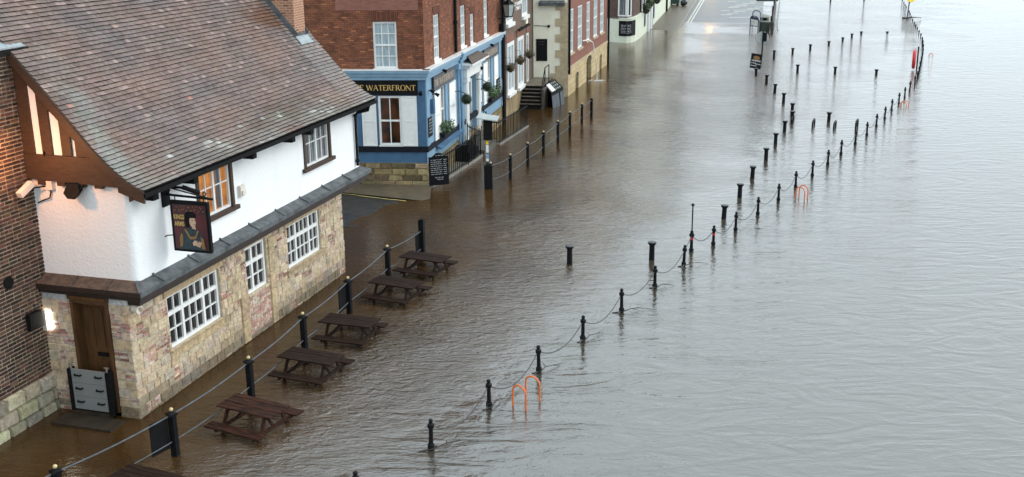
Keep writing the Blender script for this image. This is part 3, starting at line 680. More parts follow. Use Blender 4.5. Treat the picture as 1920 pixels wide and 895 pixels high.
# small fittings on the pub
o = MB(); o.box(S, 4.76, 4.98, 4.05, 4.33, WO, WO + .09); o.box(S, 4.80, 4.94, 4.08, 4.20, WO + .09, WO + .13)
tag(o.build('alarm_box', M['camwhite'], loc=S.p(4.87, 4.2, WO)), 'small cream alarm box on the white wall right of the orange lit window', 'alarm box')
t = thing('security_camera', S2.p(-1.75, 5.3, -.2), 'white box camera on an arm against the brick corner by the timber gable', 'camera')
F5 = Fr(B + S.d * .34, -16.8)
o = MB(); a = F5.p(-2.05, 5.33, .42); o.bar(a + Vector((0, 0, .06)) + S.d * .14, a - Vector((0, 0, .12)) - S.d * .25 - S.n * .02, .13, .13); o.build('housing', M['camwhite'], t)
o = MB(); o.tube([F5.p(-1.72, 6.08, .16), F5.p(-1.74, 5.45, .03)], .022, 6); o.tube([F5.p(-1.74, 5.3, .03), F5.p(-2.1, 5.28, .35)], .018, 6)
o.tube([F5.p(-1.74, 5.24, .04), F5.p(-1.8, 5.02, .06), F5.p(-2.0, 4.95, .05), F5.p(-2.16, 4.88, .03)], .016, 6); o.build('arm', M['blackdull'], t)
o = MB(); o.box(F5, -1.84, -1.66, 5.22, 5.42, .004, .12); o.build('junction_box', M['camwhite'], t)
t = thing('floodlight', F5.p(-1.05, 5.35, .1), 'black floodlight on a bracket high on the pink lit end wall', 'floodlight')
o = MB(); o.prism([F5.p(-1.24, 5.22, .3), F5.p(-1.1, 5.12, .36), F5.p(-.9, 5.12, .36), F5.p(-.83, 5.24, .3), F5.p(-.92, 5.42, .2), F5.p(-1.18, 5.42, .2)], S2.n * -.14 + Vector((0, 0, .05))); o.build('head', M['blackdull'], t)
o = MB(); o.bar(F5.p(-1.0, 5.4, .2), F5.p(-.86, 5.52, .0), .03, .03); o.bar(F5.p(-.84, 5.3, .25), F5.p(-.8, 5.5, .0), .03, .03); o.build('bracket', M['blackdull'], t)
t = thing('dome_camera', S.p(.3, 2.6, .04), 'small round cream camera on the stone corner under the ledge', 'camera')
o = MB(); o.tube([S.p(.3, 2.62, .02), S.p(.26, 2.6, .2)], .1, 12); o.build('housing', M['camwhite'], t)
o = MB(); o.tube([S.p(.262, 2.601, .19), S.p(.25, 2.595, .206)], .07, 12); o.build('lens', M['creamstone'], t)
# hanging sign
PS = Fr(B + S.d * 1.62, -16.8)          # board lies in a plane across the wall; its front looks towards the bridge
t = thing('hanging_sign', PS.p(.2, 4.9, 0), 'painted pub sign of a man in a black hat on an iron bracket', 'pub sign')
o = MB(); o.box(PS, .33, 1.30, 3.59, 4.78, -.04, .04); bd = o.build('board', M['signblk'], t)
o = MB(); o.box(PS, .39, 1.24, 3.65, 4.70, .04, .046)
o.build('picture', M['signred'], bd)
o = MB(); PX = lambda x, y: PS.p(.39 + x * .85, 3.65 + y * 1.05, 0)   # x,y in 0..1 over the picture
def blob(cx, cy, rx, ry, o0, n=14, a0=0, a1=2 * math.pi, m=0): 
    o.prism([PX(cx + rx * math.cos(a0 + (a1 - a0) * k / n), cy + ry * math.sin(a0 + (a1 - a0) * k / n)) + PS.n * o0 for k in range(n)], PS.n * .003, None, m)
def pg(pts, o0, m=0): o.prism([PX(*p) + PS.n * o0 for p in pts], PS.n * .003, None, m)
pg([(.12, .0), (.9, .0), (.86, .3), (.74, .44), (.6, .5), (.42, .48), (.26, .42), (.16, .24)], .0465, 1)          # robe
pg([(.14, .04), (.22, .08), (.25, .32), (.2, .36), (.14, .24)], .050, 2); pg([(.8, .04), (.9, .03), (.86, .26), (.78, .3)], .050, 2)
pg([(.3, .46), (.36, .45), (.48, .29), (.62, .31), (.7, .44), (.74, .43), (.64, .25), (.46, .23)], .052, 2)       # collar chain
blob(.5, .66, .17, .13, .0470, m=3); pg([(.36, .5), (.48, .5), (.46, .68), (.36, .68)], .0475, 3); pg([(.54, .48), (.66, .46), (.64, .56), (.6, .56)], .0472, 0)   # hair, neck
blob(.58, .63, .095, .125, .0510, m=0)                                                                          # face
pg([(.665, .66), (.69, .61), (.66, .60)], .0535, 0); pg([(.6, .57), (.65, .57), (.65, .58), (.6, .58)], .0545, 5)
pg([(.56, .665), (.6, .665), (.6, .68), (.56, .68)], .0545, 3); pg([(.635, .66), (.66, .66), (.66, .675), (.635, .675)], .0545, 3)
pg([(.38, .71), (.68, .72), (.7, .80), (.6, .86), (.42, .85), (.36, .78)], .0550, 3)                              # hat
pg([(.55, .09), (.66, .12), (.68, .2), (.6, .22), (.53, .16)], .0550, 0)
for k in range(4): pg([(.62 + .03 * k, .1 + .025 * k), (.75 + .02 * k, .06 + .03 * k), (.755 + .02 * k, .085 + .03 * k), (.63 + .03 * k, .125 + .025 * k)], .0560 + k * .0004, 0)
for k in range(26):
    x = .04 + k * .036; y = .92 - (.05 * math.sin(k * 1.9)) - (.06 if k % 5 == 0 else 0); blob(x, y, .014, .012, .0470 + (k % 3) * .001, 7, m=2)
o.build('figure', [M['skin'], M['robe'], M['ochre'], M['signblk'], M['white'], M['signred']], bd)
def font(txt, F, u, z, size, o_, mat, parent, bold=.02, sx=1.0):
    cu = bpy.data.curves.new('lettering', 'FONT'); cu.body = txt; cu.size = size; cu.offset = bold * size; cu.align_x = 'LEFT'
    tmp = bpy.data.objects.new('lettering', cu); COL.objects.link(tmp); dg = bpy.context.evaluated_depsgraph_get(); dg.update()
    me = bpy.data.meshes.new_from_object(tmp.evaluated_get(dg)); bpy.data.objects.remove(tmp); bpy.data.curves.remove(cu)
    m2 = MB()
    for p in me.polygons: m2.poly([F.p(u + me.vertices[i].co.x * sx, z + me.vertices[i].co.y, o_) for i in p.vertices])
    bpy.data.meshes.remove(me); return m2.build('lettering', mat, parent)
font('KINGS', PS, .41, 4.36, .15, .0585, M['letgold'], bd, .03, .62); font('ARMS', PS, .42, 4.20, .15, .0585, M['letgold'], bd, .03, .66)
o = MB(); o.box(Fr(B, 73.2, WO), 1.5, 1.78, 4.62, 5.14, .003, .05)
o.tube([PS.p(.2, 4.9, 0), PS.p(1.42, 4.86, 0)], .028, 8); o.tube([PS.p(.2, 5.08, 0), PS.p(.5, 5.03, 0), PS.p(1.2, 4.9, 0), PS.p(1.42, 4.86, 0)], .016, 6)
for c_, r_ in ((PS.p(.28, 4.99, 0), .07), (PS.p(1.22, 4.96, 0), .05)): o.tube([c_ + (PS.d * math.cos(a * .5) + Vector((0, 0, 1)) * math.sin(a * .5)) * r_ * (1 - a * .03) for a in range(14)], .012, 5)
for u in (.45, 1.18): o.tube([PS.p(u, 4.89, 0), PS.p(u, 4.77, 0)], .014, 5)
o.tube([PS.p(.34, 3.95, 0), PS.p(.22, 3.96, .1), PS.p(.16, 3.92, .12)], .014, 5); o.build('bracket', M['blackdull'], t)
t = thing('security_camera', S.p(2.1, 5.1, .4), 'black tube camera on the white wall behind the hanging sign bracket', 'camera')
o = MB(); o.tube([S.p(1.95, 5.0, .45), S.p(2.2, 4.82, .72)], .055, 8); o.build('housing', M['blackdull'], t)
o = MB(); o.tube([S.p(1.9, 5.0, WO), S.p(1.98, 4.98, .45)], .03, 6); o.build('arm', M['blackdull'], t)
# flood barrier and step at the pub door
t = thing('flood_barrier', S2.p(-1.1, .1, .2), 'grey flood barrier of three boards with black handles across the pub doorway', 'flood barrier')
for k in range(3):
    o = MB(); z0 = .14 + k * .325; o.box(S2, -1.6, -.68, z0, z0 + .318, .10, .15); pn = o.build('board', M['grey'], t)
    for u in (-1.42, -.88):
        h_ = MB(); h_.tube([S2.p(u - .09, z0 + .2, .15), S2.p(u - .07, z0 + .19, .19), S2.p(u + .07, z0 + .19, .19), S2.p(u + .09, z0 + .2, .15)], .02, 6); h_.build('handle', M['blackdull'], pn)
for a, b in ((-1.68, -1.602), (-.678, -.56)): o = MB(); o.box(S2, a, b, .1, 1.12, .0, .19); o.build('side_channel', M['blackdull'], t)
for u in (-1.62, -.66): o = MB(); o.tube([S2.p(u, 1.1, .12), S2.p(u, 1.24, .12)], .025, 6); o.bar(S2.p(u - .06, 1.22, .12), S2.p(u + .06, 1.22, .12), .03, .03); o.build('clamp', M['steel'], t)
o = MB(); o.box(S2, -1.62, -.66, -.3, .1, -.02, .24); o.box(S2, -1.78, -.24, -.3, .05, .24, .78)
tag(o.build('doorstep', M['doorstep'], loc=S2.p(-1, 0, .4)), 'dark wet doorstep below the grey flood barrier', 'step')

# ================================================================== brick building at the left edge
bb = thing('brick_building', S.p(-4, 0, -2.25), 'dark brick building at the left edge with a rough stone base and lead capped top', 'building')
BK = Fr(B, 73.2, -2.25); mb = MB()
wall(mb, BK, -9, .46, -1, 8.15, [], -.015); mb.poly([BK.p(.46, -1, -.015), BK.p(.46, -1, -8), BK.p(.46, 8.15, -8), BK.p(.46, 8.15, -.015)])
mb.poly([BK.p(-9, 8.15, -.015), BK.p(.46, 8.15, -.015), BK.p(.46, 8.15, -.9), BK.p(-9, 8.15, -.9)])
bw_ = mb.build('wall', M['mortardk'], bb)
mb = MB(); DB = [(.08, .044, .034), (.055, .033, .028), (.105, .056, .042), (.035, .025, .022), (.09, .05, .038)]
bricks(mb, BK, -4.2, .47, .72, 8.14, [], DB, .25, .088, .03, -.015, .008, .45)
mb.build('brickwork', M['brickattr'], bw_)
mb = MB(); z = -.4
while z < .74:
    h = rnd.uniform(.26, .36); u = -4.2
    while u < .55:
        wd = rnd.uniform(.35, .7); mb.stone(BK, u + .01, min(u + wd, .56) - .01, z + .01, z + h - .01, -.01, rnd.uniform(.05, .12), jit(rnd.choice([(.40, .36, .24), (.33, .29, .19), (.46, .41, .29), (.28, .27, .2)]), .2), .035); u += wd
    z += h
mb.build('stone_base', M['masonry'], bb)
mb = MB(); mb.box(BK, -9, .66, 8.15, 8.28, -.5, .1); mb.prism([BK.p(-9, 8.285, .1), BK.p(-9, 8.62, -.55), BK.p(.42, 8.62, -.55), BK.p(.56, 8.285, .1)], Vector((0, 0, .03)), None, 1)
mb.build('coping', [M['blackdull'], M['leadlight']], bb)
o = MB(); o.tube([BK.p(-.82, 3.38, -.01), BK.p(-.82, 3.38, .03)], .14, 14); o.build('vent', M['blackdull'], bb)
o = MB()
for u_, r_ in ((.5, .05), (.38, .035)): o.tube([BK.p(u_ + .06, 5.3, .05), BK.p(u_, 3.3, .05)], r_, 6)
o.build('pipe', M['blackdull'], bb)
t = thing('wall_lamp', BK.p(.2, 2.2, .05), 'lit white bulkhead lamp with a black box on the dark brick wall by the door', 'wall lamp')
o = MB(); o.box(BK, -.47, -.07, 2.12, 2.5, .01, .12); o.build('control_box', M['blackdull'], t)
o = MB(); o.box(BK, .02, .06, 1.96, 2.44, .01, .12); o.build('backplate', M['camwhite'], t)
o = MB(); o.box(BK, .062, .26, 1.98, 2.42, .05, .2); o.build('diffuser', M['lamp'], t)
ld = bpy.data.lights.new('lamp_light', 'POINT'); ld.energy = 45; ld.color = (1, .86, .5); ld.shadow_soft_size = .12
lo_ = bpy.data.objects.new('lamp_light', ld); COL.objects.link(lo_); lo_.parent = t; lo_.location = BK.p(.30, 2.2, .36) - t.location
t = thing('wall_lamp', BK.p(-1.2, 6.85, .2), 'orange lamp on the dark brick wall level with the timber gable', 'wall lamp')
o = MB(); o.tube([BK.p(-1.35, 6.0, 0), BK.p(-1.35, 6.15, .5)], .025, 6); o.build('arm', M['blackdull'], t)
o = MB(); o.ball(BK.p(-1.35, 6.2, .5), .1, 10); o.build('bulb', emit_mat('orange_bulb', (1, .45, .12), (1, .5, .15), 12), t)
ld = bpy.data.lights.new('lamp_light', 'POINT'); ld.energy = 75; ld.color = (1, .40, .15); ld.shadow_soft_size = .1
lo_ = bpy.data.objects.new('lamp_light', ld); COL.objects.link(lo_); lo_.parent = t; lo_.location = BK.p(-1.1, 6.1, .62) - t.location

# ================================================================== blue corner bar
cb = thing('corner_bar', Wc, 'red brick corner building with a blue painted ground floor and white louvred shutters', 'building')
Kw = (-2.05, -1.09, 4.88, 6.76)
ups = [(1.7, 2.64, 4.97, 6.85), (6.15, 7.1, 4.99, 6.85), (7.95, 8.72, 4.93, 6.32), (10.72, 11.62, 5.0, 6.77)]
hi3 = [(a, b, 8.35, 9.9) for a, b, c, d in ups]
mb = MB(); wall(mb, L, 0, 14.33, 4.6, 11.6, ups + hi3, -.06, .16); wall(mb, K, -9, 0, 4.6, 11.6, [Kw, (-2.05, -1.09, 8.35, 9.9)], -.06, .14)
mb.poly([L.p(14.33, 4.6, -.06), L.p(14.33, 4.6, -8), L.p(14.33, 11.6, -8), L.p(14.33, 11.6, -.06)])
mb.box(K, -3.5, -.18, 7.2, 8.1, -.05, -.035, None, 1)
for q in [(-2.25, -.9, 6.76, 7.14)]:
    mb.prism([K.p(-2.02, 6.77, -.05), K.p(-1.12, 6.77, -.05), K.p(-.92, 7.15, -.05), K.p(-2.22, 7.15, -.05)], K.n * .012, None, 2)
for a, b, c, d in ups: mb.prism([L.p(a - .02, d + .01, -.05), L.p(b + .02, d + .01, -.05), L.p(b + .12, d + .34, -.05), L.p(a - .12, d + .34, -.05)], L.n * .012, None, 2)
mb.build('upper_wall', [M['redbrick'], M['rosebrick'], brick_mat('arch_brick', (.06, .025, .016), (.17, .06, .035), (.05, .025, .02), bw=.075, bh=.4)], cb)
for (F, q, z2) in [(K, Kw, 0)] + [(L, u, 0) for u in ups]:
    window(cb, F, q[0] + .004, q[1] - .004, q[2] + .02, q[3] - .004, -.12, [3] if q[1] - q[0] > .8 else [2], [2, 2], M['white'], M['glasspale'], fw=.075, bar=.03, tr=.07, sill=(.05, .1, .1), sillm=M['white'])
for q in hi3: window(cb, L, q[0], q[1], q[2], q[3], -.12, [3], [2, 2], M['white'], M['glass'])
mb = MB(); mb.prism([L.p(-.4, 11.6, .4), L.p(14.33, 11.6, .4), L.p(14.33, 11.85, .4), L.p(-.4, 11.85, .4)], L.n * -.5)
mb.poly([L.p(-.4, 11.85, .4), L.p(14.33, 11.85, .4), L.p(14.33, 14.5, -4), L.p(3, 14.5, -4)]); mb.poly([K.p(-9, 11.85, .4), L.p(-.4, 11.85, .4), L.p(3, 14.5, -4), K.p(-9, 14.5, -4)])
mb.build('roof', M['slate'], cb)
# ground floor, blue
g1 = (2.14, 3.1, 1.75, 3.82); g2 = (10.95, 11.95, 1.75, 3.82); dz = (6.9, 8.6, .9, 3.5); gk = (-1.95, -1.0, 1.76, 3.8)
mb = MB(); wall(mb, K, -9, 0, 1.0, 4.5, [gk], 0, .12); mb.build('front_wall', M['blue'], cb)
mb = MB(); wall(mb, L, .001, 14.33, .95, 4.5, [g1, g2, dz], 0, .2)
for a, b in ((.02, .34), (4.75, 5.2), (13.6, 14.0), (9.1, 9.5)): mb.box(L, a, b, 1.7, 4.5, .002, .05)
mb.build('side_wall', M['bluel'], cb)
mb = MB(); wall(mb, K, -9, .0, -1, 1.03, [], .005); wall(mb, L, 0, 14.33, -1, .98, [], .03)
mb.poly([K.p(-9, 1.03, .03), K.p(.03, 1.03, .03), K.p(.03, 1.03, -.03), K.p(-9, 1.03, -.03)], None, None, 1)
mb.build('plinth', [M['plinth'], M['conc']], cb)
mb = MB(); z = .02
for h in (.24, .25, .27, .24):
    u = -3.6
    while u < .03:
        wd = min(rnd.uniform(.35, .85), .035 - u); wd = wd if .035 - u - wd > .2 else .035 - u
        mb.stone(K, u + .008, u + wd - .008, z + .008, min(z + h, 1.01) - .008, 0, rnd.uniform(.03, .06), jit(rnd.choice([(.22, .16, .085), (.15, .115, .06), (.30, .225, .12), (.11, .085, .05)] if u < -.7 else [(.42, .33, .19), (.34, .26, .15)]), .25), .03); u += wd
    z += h
mb.build('stonework', M['masonry'], cb)
def band(z0, z1, o_, name, mat, k0=-9, l1=14.33):
    b_ = MB(); k1 = o_ * .9
    b_.box(K, k0, k1, z0, z1, -.05, o_); b_.box(L, -k1, l1, z0, z1, -.05, o_ * 1.01); return b_.build(name, mat, cb)
band(1.49, 1.72, .07, 'dark_band', M['bluedk']); band(4.45, 4.60, .09, 'cornice', M['bluel']); band(4.6, 4.74, .16, 'cornice', M['bluel']); band(4.74, 4.845, .24, 'cornice', M['bluel']); band(4.845, 4.875, .26, 'cornice_top', M['white'])
o = MB(); o.box(K, -4.6, -.3, 3.84, 4.44, .01, .07); sg = o.build('signboard', M['signblk'], cb); lettering('THE WATERFRONT', K, -3.05, -.37, 4.03, .22, .073, M['letgold'], sg)
for a, b, t1, t2 in ((.93, 4.25, 1.0, 4.1), (9.97, 13.1, 10.05, 12.95)):
    o = MB(); o.box(L, a, b, 3.86, 4.43, .06, .11); sg = o.build('signboard', M['signgry'], cb); lettering('THE WATERFRONT', L, t1, t2, 4.0, .28, .112, M['letcream'], sg)
def shutter(F, u0, u1, z0, z1, o_):
    s1 = MB(); fw = .07
    for a, b in ((u0, u0 + fw), (u1 - fw, u1)): s1.box(F, a, b, z0, z1, o_, o_ + .05)
    zm = (z0 + z1) / 2
    for c, d in ((z0, z0 + fw), (zm - .04, zm + .04), (z1 - fw, z1)): s1.box(F, u0 + fw, u1 - fw, c, d, o_, o_ + .048)
    z = z0 + fw
    while z < z1 - fw - .04:
        s1.poly([F.p(u0 + fw, z, o_ + .042), F.p(u1 - fw, z, o_ + .042), F.p(u1 - fw, z + .075, o_ + .008), F.p(u0 + fw, z + .075, o_ + .008)]); z += .07
    s1.poly([F.p(u0, z0, o_ + .004), F.p(u1, z0, o_ + .004), F.p(u1, z1, o_ + .004), F.p(u0, z1, o_ + .004)])
    return s1.build('shutter', M['white'], cb)
shutter(K, -1.0 + .01, -.36, 1.74, 3.80, .02); shutter(K, -2.62, -2.03, 1.74, 3.80, .02)
shutter(L, 1.12, 2.12, 1.7, 3.78, .02); shutter(L, 3.5, 4.6, 1.66, 3.78, .02); shutter(L, 9.98, 10.93, 1.66, 3.76, .02); shutter(L, 12.35, 13.3, 1.7, 3.8, .02)
window(cb, K, *[gk[0] + .004, gk[1] - .004, gk[2] + .004, gk[3] - .004], -.02, [1, 1], [1, 1], M['white'], M['paneglow'], fw=.085, mull=.035, tr=.07, sill=(.03, .06, .06))
for q in (g1, g2): window(cb, L, *[q[0] + .004, q[1] - .004, q[2] + .004, q[3] - .004], -.08, [1, 1], [1, 1], M['white'], M['glass'], fw=.08, mull=.04, tr=.07)
# doorcase with bracketed hood
mb = MB()
for a in (6.25, 8.62): mb.box(L, a, a + .42, .5, 3.55, .003, .14); mb.box(L, a - .06, a + .48, 3.40, 3.58, .003, .2); mb.box(L, a + .1, a + .32, .9, 3.3, .14, .165)
mb.box(L, 6.2, 9.1, 3.6, 4.05, .003, .18); mb.box(L, 6.08, 9.22, 4.05, 4.2, .003, .34); mb.box(L, 5.95, 9.35, 4.2, 4.28, .003, .5)
dc = mb.build('doorcase', M['white'], cb)
mb = MB(); mb.prism([L.p(5.95, 4.285, .5), L.p(9.35, 4.285, .5), L.p(8.5, 4.6, .01), L.p(6.8, 4.6, .01)], Vector((0, 0, .02))); mb.build('hood', M['ledgebrown'], dc)
mb = MB(); mb.box(L, 6.9, 8.6, .9, 3.5, -.32, -.26)
for a, b in ((7.05, 7.68), (7.82, 8.45)):
    for c, d in ((1.05, 1.9), (2.05, 3.2)): mb.box(L, a, b, c, d, -.26, -.24)
mb.build('door', M['greyback'], cb)
mb = MB(); mb.tube([L.p(4.93, 7.4, .03), L.p(4.93, 4.95, .03)], .07, 8); mb.tube([L.p(4.93, 11.5, .03), L.p(4.93, 7.4, .03)], .07, 8); mb.lathe([(.1, 0), (.1, .12)], L.p(4.93, 6.2, .03), 8); mb.build('downpipe', M['black'], cb)
mb = MB(); mb.tube([L.p(5.05, 4.9, .3), L.p(5.15, 4.6, .16), L.p(5.5, .1, .12)], .075, 8); mb.tube([L.p(4.85, 4.3, .12), L.p(4.95, .1, .12)], .05, 8); mb.box(L, 4.72, 5.0, 4.2, 4.45, .01, .2)
for z in (3.4, 1.8): mb.lathe([(.1, 0), (.1, .1)], L.p(5.2 if z > 3 else 5.34, z, .14), 8)
mb.build('downpipe', M['bluel'], cb)
mb = MB()
for u_, r_ in ((14.22, .075), (14.5, .06)): mb.tube([L.p(u_, 11.6, .12), L.p(u_ + .05, -.1, .12)], r_, 8)
mb.box(L, 14.0, 14.36, 4.9, 5.3, .0, .22); mb.build('downpipe', M['black'], cb)
def plaque(F, u0, u1, z0, z1, o_, rows, name='plaque', fm='signblk'):
    q = MB(); q.box(F, u0, u1, z0, z1, o_, o_ + .03); p_ = q.build(name, M[fm], cb); k = MB(); h = (z1 - z0) / (rows + 1.2)
    for i in range(rows): scribble(k, F, u0 + .1 * (u1 - u0), u1 - .12 * (u1 - u0), z1 - h * (i + 1.1), h * .62, o_ + .031 + i * 2e-5)
    k.build('writing', M['chalk'], p_)
plaque(L, .06, .62, 2.08, 2.88, .06, 5); plaque(L, 12.76, 13.5, 1.74, 2.6, .08, 5)
q = MB(); q.box(L, 8.84, 9.48, 1.92, 2.66, .06, .09); p_ = q.build('notice_case', M['signblk'], cb); q = MB(); q.box(L, 8.92, 9.4, 2.0, 2.58, .09, .094); q.build('notice', M['white'], p_)
for F, u_, z_ in ((K, -.16, 3.95), (L, .28, 3.95), (L, 1.0, 3.7), (L, 8.9, 3.72), (L, 2.3, 4.5), (L, 11.3, 4.52)):
    q = MB(); q.tube([F.p(u_, z_, .0), F.p(u_, z_ + .05, .16)], .02, 6); q.tube([F.p(u_, z_ + .04, .13), F.p(u_, z_ - .04, .28)], [.05, .085], 8); q.build('spotlight', M['blackdull'], cb)
q = MB(); q.box(L, .66, .92, 2.95, 3.55, .01, .14); q.build('meter_box', M['blue'], cb)
q = MB(); q.prism([L.p(1.3, 1.49, .02), L.p(5.2, 1.49, .02), L.p(5.2, 1.44, .25), L.p(1.3, 1.38, .25)], Vector((0, 0, -.06))); q.build('canopy', M['blue'], cb)
# topiary balls and window boxes
for (u_, z_, nm) in ((4.28, 2.98, 'clipped green topiary ball hanging left of the white doorcase of the blue bar'), (8.3, 2.92, 'clipped green topiary ball hanging right of the white doorcase of the blue bar')):
    c_ = L.p(u_, z_, .62); t = thing('topiary_ball', c_, nm, 'topiary', 'topiary balls by the bar door')
    o = MB(); o.ball(c_, .21, 12, (.01, .018, .008)); leaves(o, c_, .25, 700, [(.02, .05, .018), (.035, .065, .025), (.015, .03, .012)], .026, 1, .85); o.build('foliage', M['leaf'], t)
    o = MB(); o.tube([L.p(u_, z_ + .2, .62), L.p(u_ + .1, z_ + .34, .3), L.p(u_ + .15, z_ + .3, .06)], .018, 6); o.build('bracket', M['blackdull'], t)
for (u0, u1, nm) in ((1.7, 3.0, 'window box of leafy plants and white flowers below the first shuttered bar window'), (10.7, 12.4, 'window box of leafy plants below the far shuttered bar window')):
    t = thing('window_box', L.p((u0 + u1) / 2, 1.6, .2), nm, 'window box', 'window boxes on the blue bar')
    o = MB(); o.box(L, u0, u1, 1.74, 1.92, .09, .3); o.build('trough', M['bluedk'], t); o = MB()
    for k in range(5): leaves(o, L.p(u0 + .2 + (u1 - u0 - .4) * k / 4, 2.05 + rnd.uniform(0, .12), .22), .28, 150, [(.04, .10, .03), (.08, .16, .05), (.03, .06, .02), (.5, .52, .42) if k % 2 else (.06, .1, .04)], .05)
    o.build('foliage', M['leaf'], t)

# raised kerb, railings and chalkboard along the bar
def kerbwall(pts, z0, z1, wd, name, label, parent=None):
    o = MB()
    for a, b in zip(pts, pts[1:]):
        d = (b - a).normalized(); n_ = Vector((d.y, -d.x, 0)) * wd
        o.prism([a + Vector((0, 0, z0)), a + n_ * 0 + Vector((0, 0, z0)) - n_, b - n_ + Vector((0, 0, z0)), b + Vector((0, 0, z0))], Vector((0, 0, z1 - z0)))
    return o
def LP(u, o_, z=0): return L.p(u, z, o_)
plan1 = [LP(-.2, .0), LP(-.02, .2), LP(.5, .32), LP(1.1, .44), LP(6.05, .9)]
o = MB()
pp = [Vector((p.x, p.y, -.3)) for p in plan1] + [LP(6.05, .06, -.3), LP(.02, .06, -.3)]; o.prism(pp, Vector((0, 0, .44)))
tag(o.build('plinth_kerb', M['kerb'], loc=LP(3, .3)), 'curved stone kerb under the near iron railings of the blue bar', 'kerb')
def railing(name, pts, h, label, z0=.14, step=.125, tops=None, posts=True, grp=None):
    t = thing(name, pts[0] + Vector((0, 0, z0)), label, 'railing', grp); o = MB(); r_ = MB()
    tot = 0
    for i, (a, b) in enumerate(zip(pts, pts[1:])):
        n = max(1, int((b - a).length / step))
        za, zb = (tops[i], tops[i + 1]) if tops else (h, h)
        for k in range(n + (i == len(pts) - 2)):
            f_ = k / n; p = a.lerp(b, f_); zt = za + (zb - za) * f_
            o.tube([p + Vector((0, 0, z0 - .05)), p + Vector((0, 0, zt + .06)), p + Vector((0, 0, zt + .13))], [.017, .017, .004], 5, cap=False)
        r_.bar(a + Vector((0, 0, za)), b + Vector((0, 0, zb)), .06, .035); r_.bar(a + Vector((0, 0, z0 + .08)), b + Vector((0, 0, z0 + .08)), .035, .015)
        r_.tube([b + Vector((0, 0, z0 - .1)), b + Vector((0, 0, zb + .12))], .022, 6)
        if i == 0: r_.tube([a + Vector((0, 0, z0 - .1)), a + Vector((0, 0, za + .12))], .022, 6)
    r_.build('rail', M['black'], t); bo = o.build('bars', M['black'], t); return t
railing('iron_railing', [LP(1.0, .40), LP(3.4, .62), LP(5.85, .84)], 1.12, 'black spiked iron railings on the curved kerb beside the chalkboard', step=.23)
railing('stair_railing', [LP(5.85, .82), LP(4.95, .78), LP(3.9, .74)], 1.1, 'black stair railing sloping up from the bar door to the wall', z0=.2, tops=[1.25, 1.5, 1.85], step=.22)
o = MB(); o.box(L, 4.3, 5.9, -.3, .55, .1, .7); o.prism([LP(4.3, .6, .55), LP(5.9, .6, .12), LP(5.9, .1, .12), LP(4.3, .1, .55)], Vector((0, 0, .35)))
tag(o.build('cellar_hatch', M['blackdull'], loc=LP(5, .4)), 'dark sloping cellar hatch behind the stair railing of the bar', 'hatch')
o = MB()
for k in range(3): o.box(L, 6.2 + k * .0, 8.7 + k * .4 - k * .4, -.3, .28 + k * .22, .06, .95 - k * .28)
tag(o.build('door_steps', M['step'], loc=LP(7.5, .5)), 'wet stone steps up to the white doorcase of the bar', 'steps')
pp = [LP(8.75, 1.12, -.3), LP(13.75, 1.58, -.3), LP(13.75, 1.45, -.3), LP(8.75, .95, -.3)]; o = MB(); o.prism(pp, Vector((0, 0, .36)))
tag(o.build('plinth_kerb', M['kerb'], loc=LP(11, 1.3)), 'straight stone kerb under the far iron railings in the water', 'kerb')
railing('iron_railing', [LP(8.85, .35), LP(8.85, 1.05), LP(11.2, 1.28), LP(13.6, 1.5)], 1.1, 'black iron railings between the bar door and the stone steps', z0=.06, step=.24)
railing('stair_railing', [LP(9.0, .9), LP(8.95, .15)], 1.1, 'short black handrail right of the bar door', z0=.2, tops=[1.05, 1.75])
t = thing('chalkboard', LP(.5, .4, .15), 'black menu chalkboard with an arched top standing at the corner of the bar', 'chalkboard')
CBF = Fr(LP(-.38, .16), 20); o = MB(); o.box(CBF, 0, .84, .16, 1.35, -.02, .03); o.prism([CBF.p(.14, 1.351, -.02), CBF.p(.7, 1.351, -.02), CBF.p(.52, 1.5, -.02), CBF.p(.32, 1.5, -.02)], CBF.n * .05); bo = o.build('board', M['signblk'], t)
o = MB()
for i in range(8): scribble(o, CBF, .08, .5 + rnd.uniform(0, .08), 1.2 - i * .085, .05, .031); scribble(o, CBF, .62, .76, 1.2 - i * .085, .05, .031)
scribble(o, CBF, .28, .62, 1.38, .05, .031); scribble(o, CBF, .25, .6, .46, .05, .031); scribble(o, CBF, .34, .58, .38, .05, .031); o.build('writing', M['chalk'], bo)

# lane between the pub and the bar
o = MB()
a_, b_, c_, d_ = K.p(-14, .32, .03), K.p(.15, .10, .03), G(806, 378, -.02), G(560, 352, .30)
o.poly([d_, c_, b_, a_]); tag(o.build('pavement', M['paving'], loc=K.p(-3, 0, .5)), kind='structure')
o = MB(); e_ = c_ + Vector((0, 0, -.10)); f_ = d_ + Vector((0, 0, -.10)); o.prism([c_, d_, f_, e_], Vector((0, -.02, 0))); tag(o.build('kerb', M['blackdull'], loc=c_), kind='structure')
l0, l1, l2, l3 = G(540, 349, .22), G(800, 377, -.045), G(700, 425, -.05), G(540, 430, .12)
o = MB(); nx, ny = 36, 16
def lanep(i, j):
    p = l0.lerp(l1, i / nx).lerp(l3.lerp(l2, i / nx), j / ny); p.z += .03 * noise.noise(p * .9) + .012 * noise.noise(p * 3.1); return p
for i in range(nx):
    for j in range(ny):
        q = [lanep(i, j + 1), lanep(i + 1, j + 1), lanep(i + 1, j), lanep(i, j)]; o.poly(q, [(p.x, p.y) for p in q])
tag(o.build('lane', M['setts'], loc=l0), kind='structure')
o = MB()
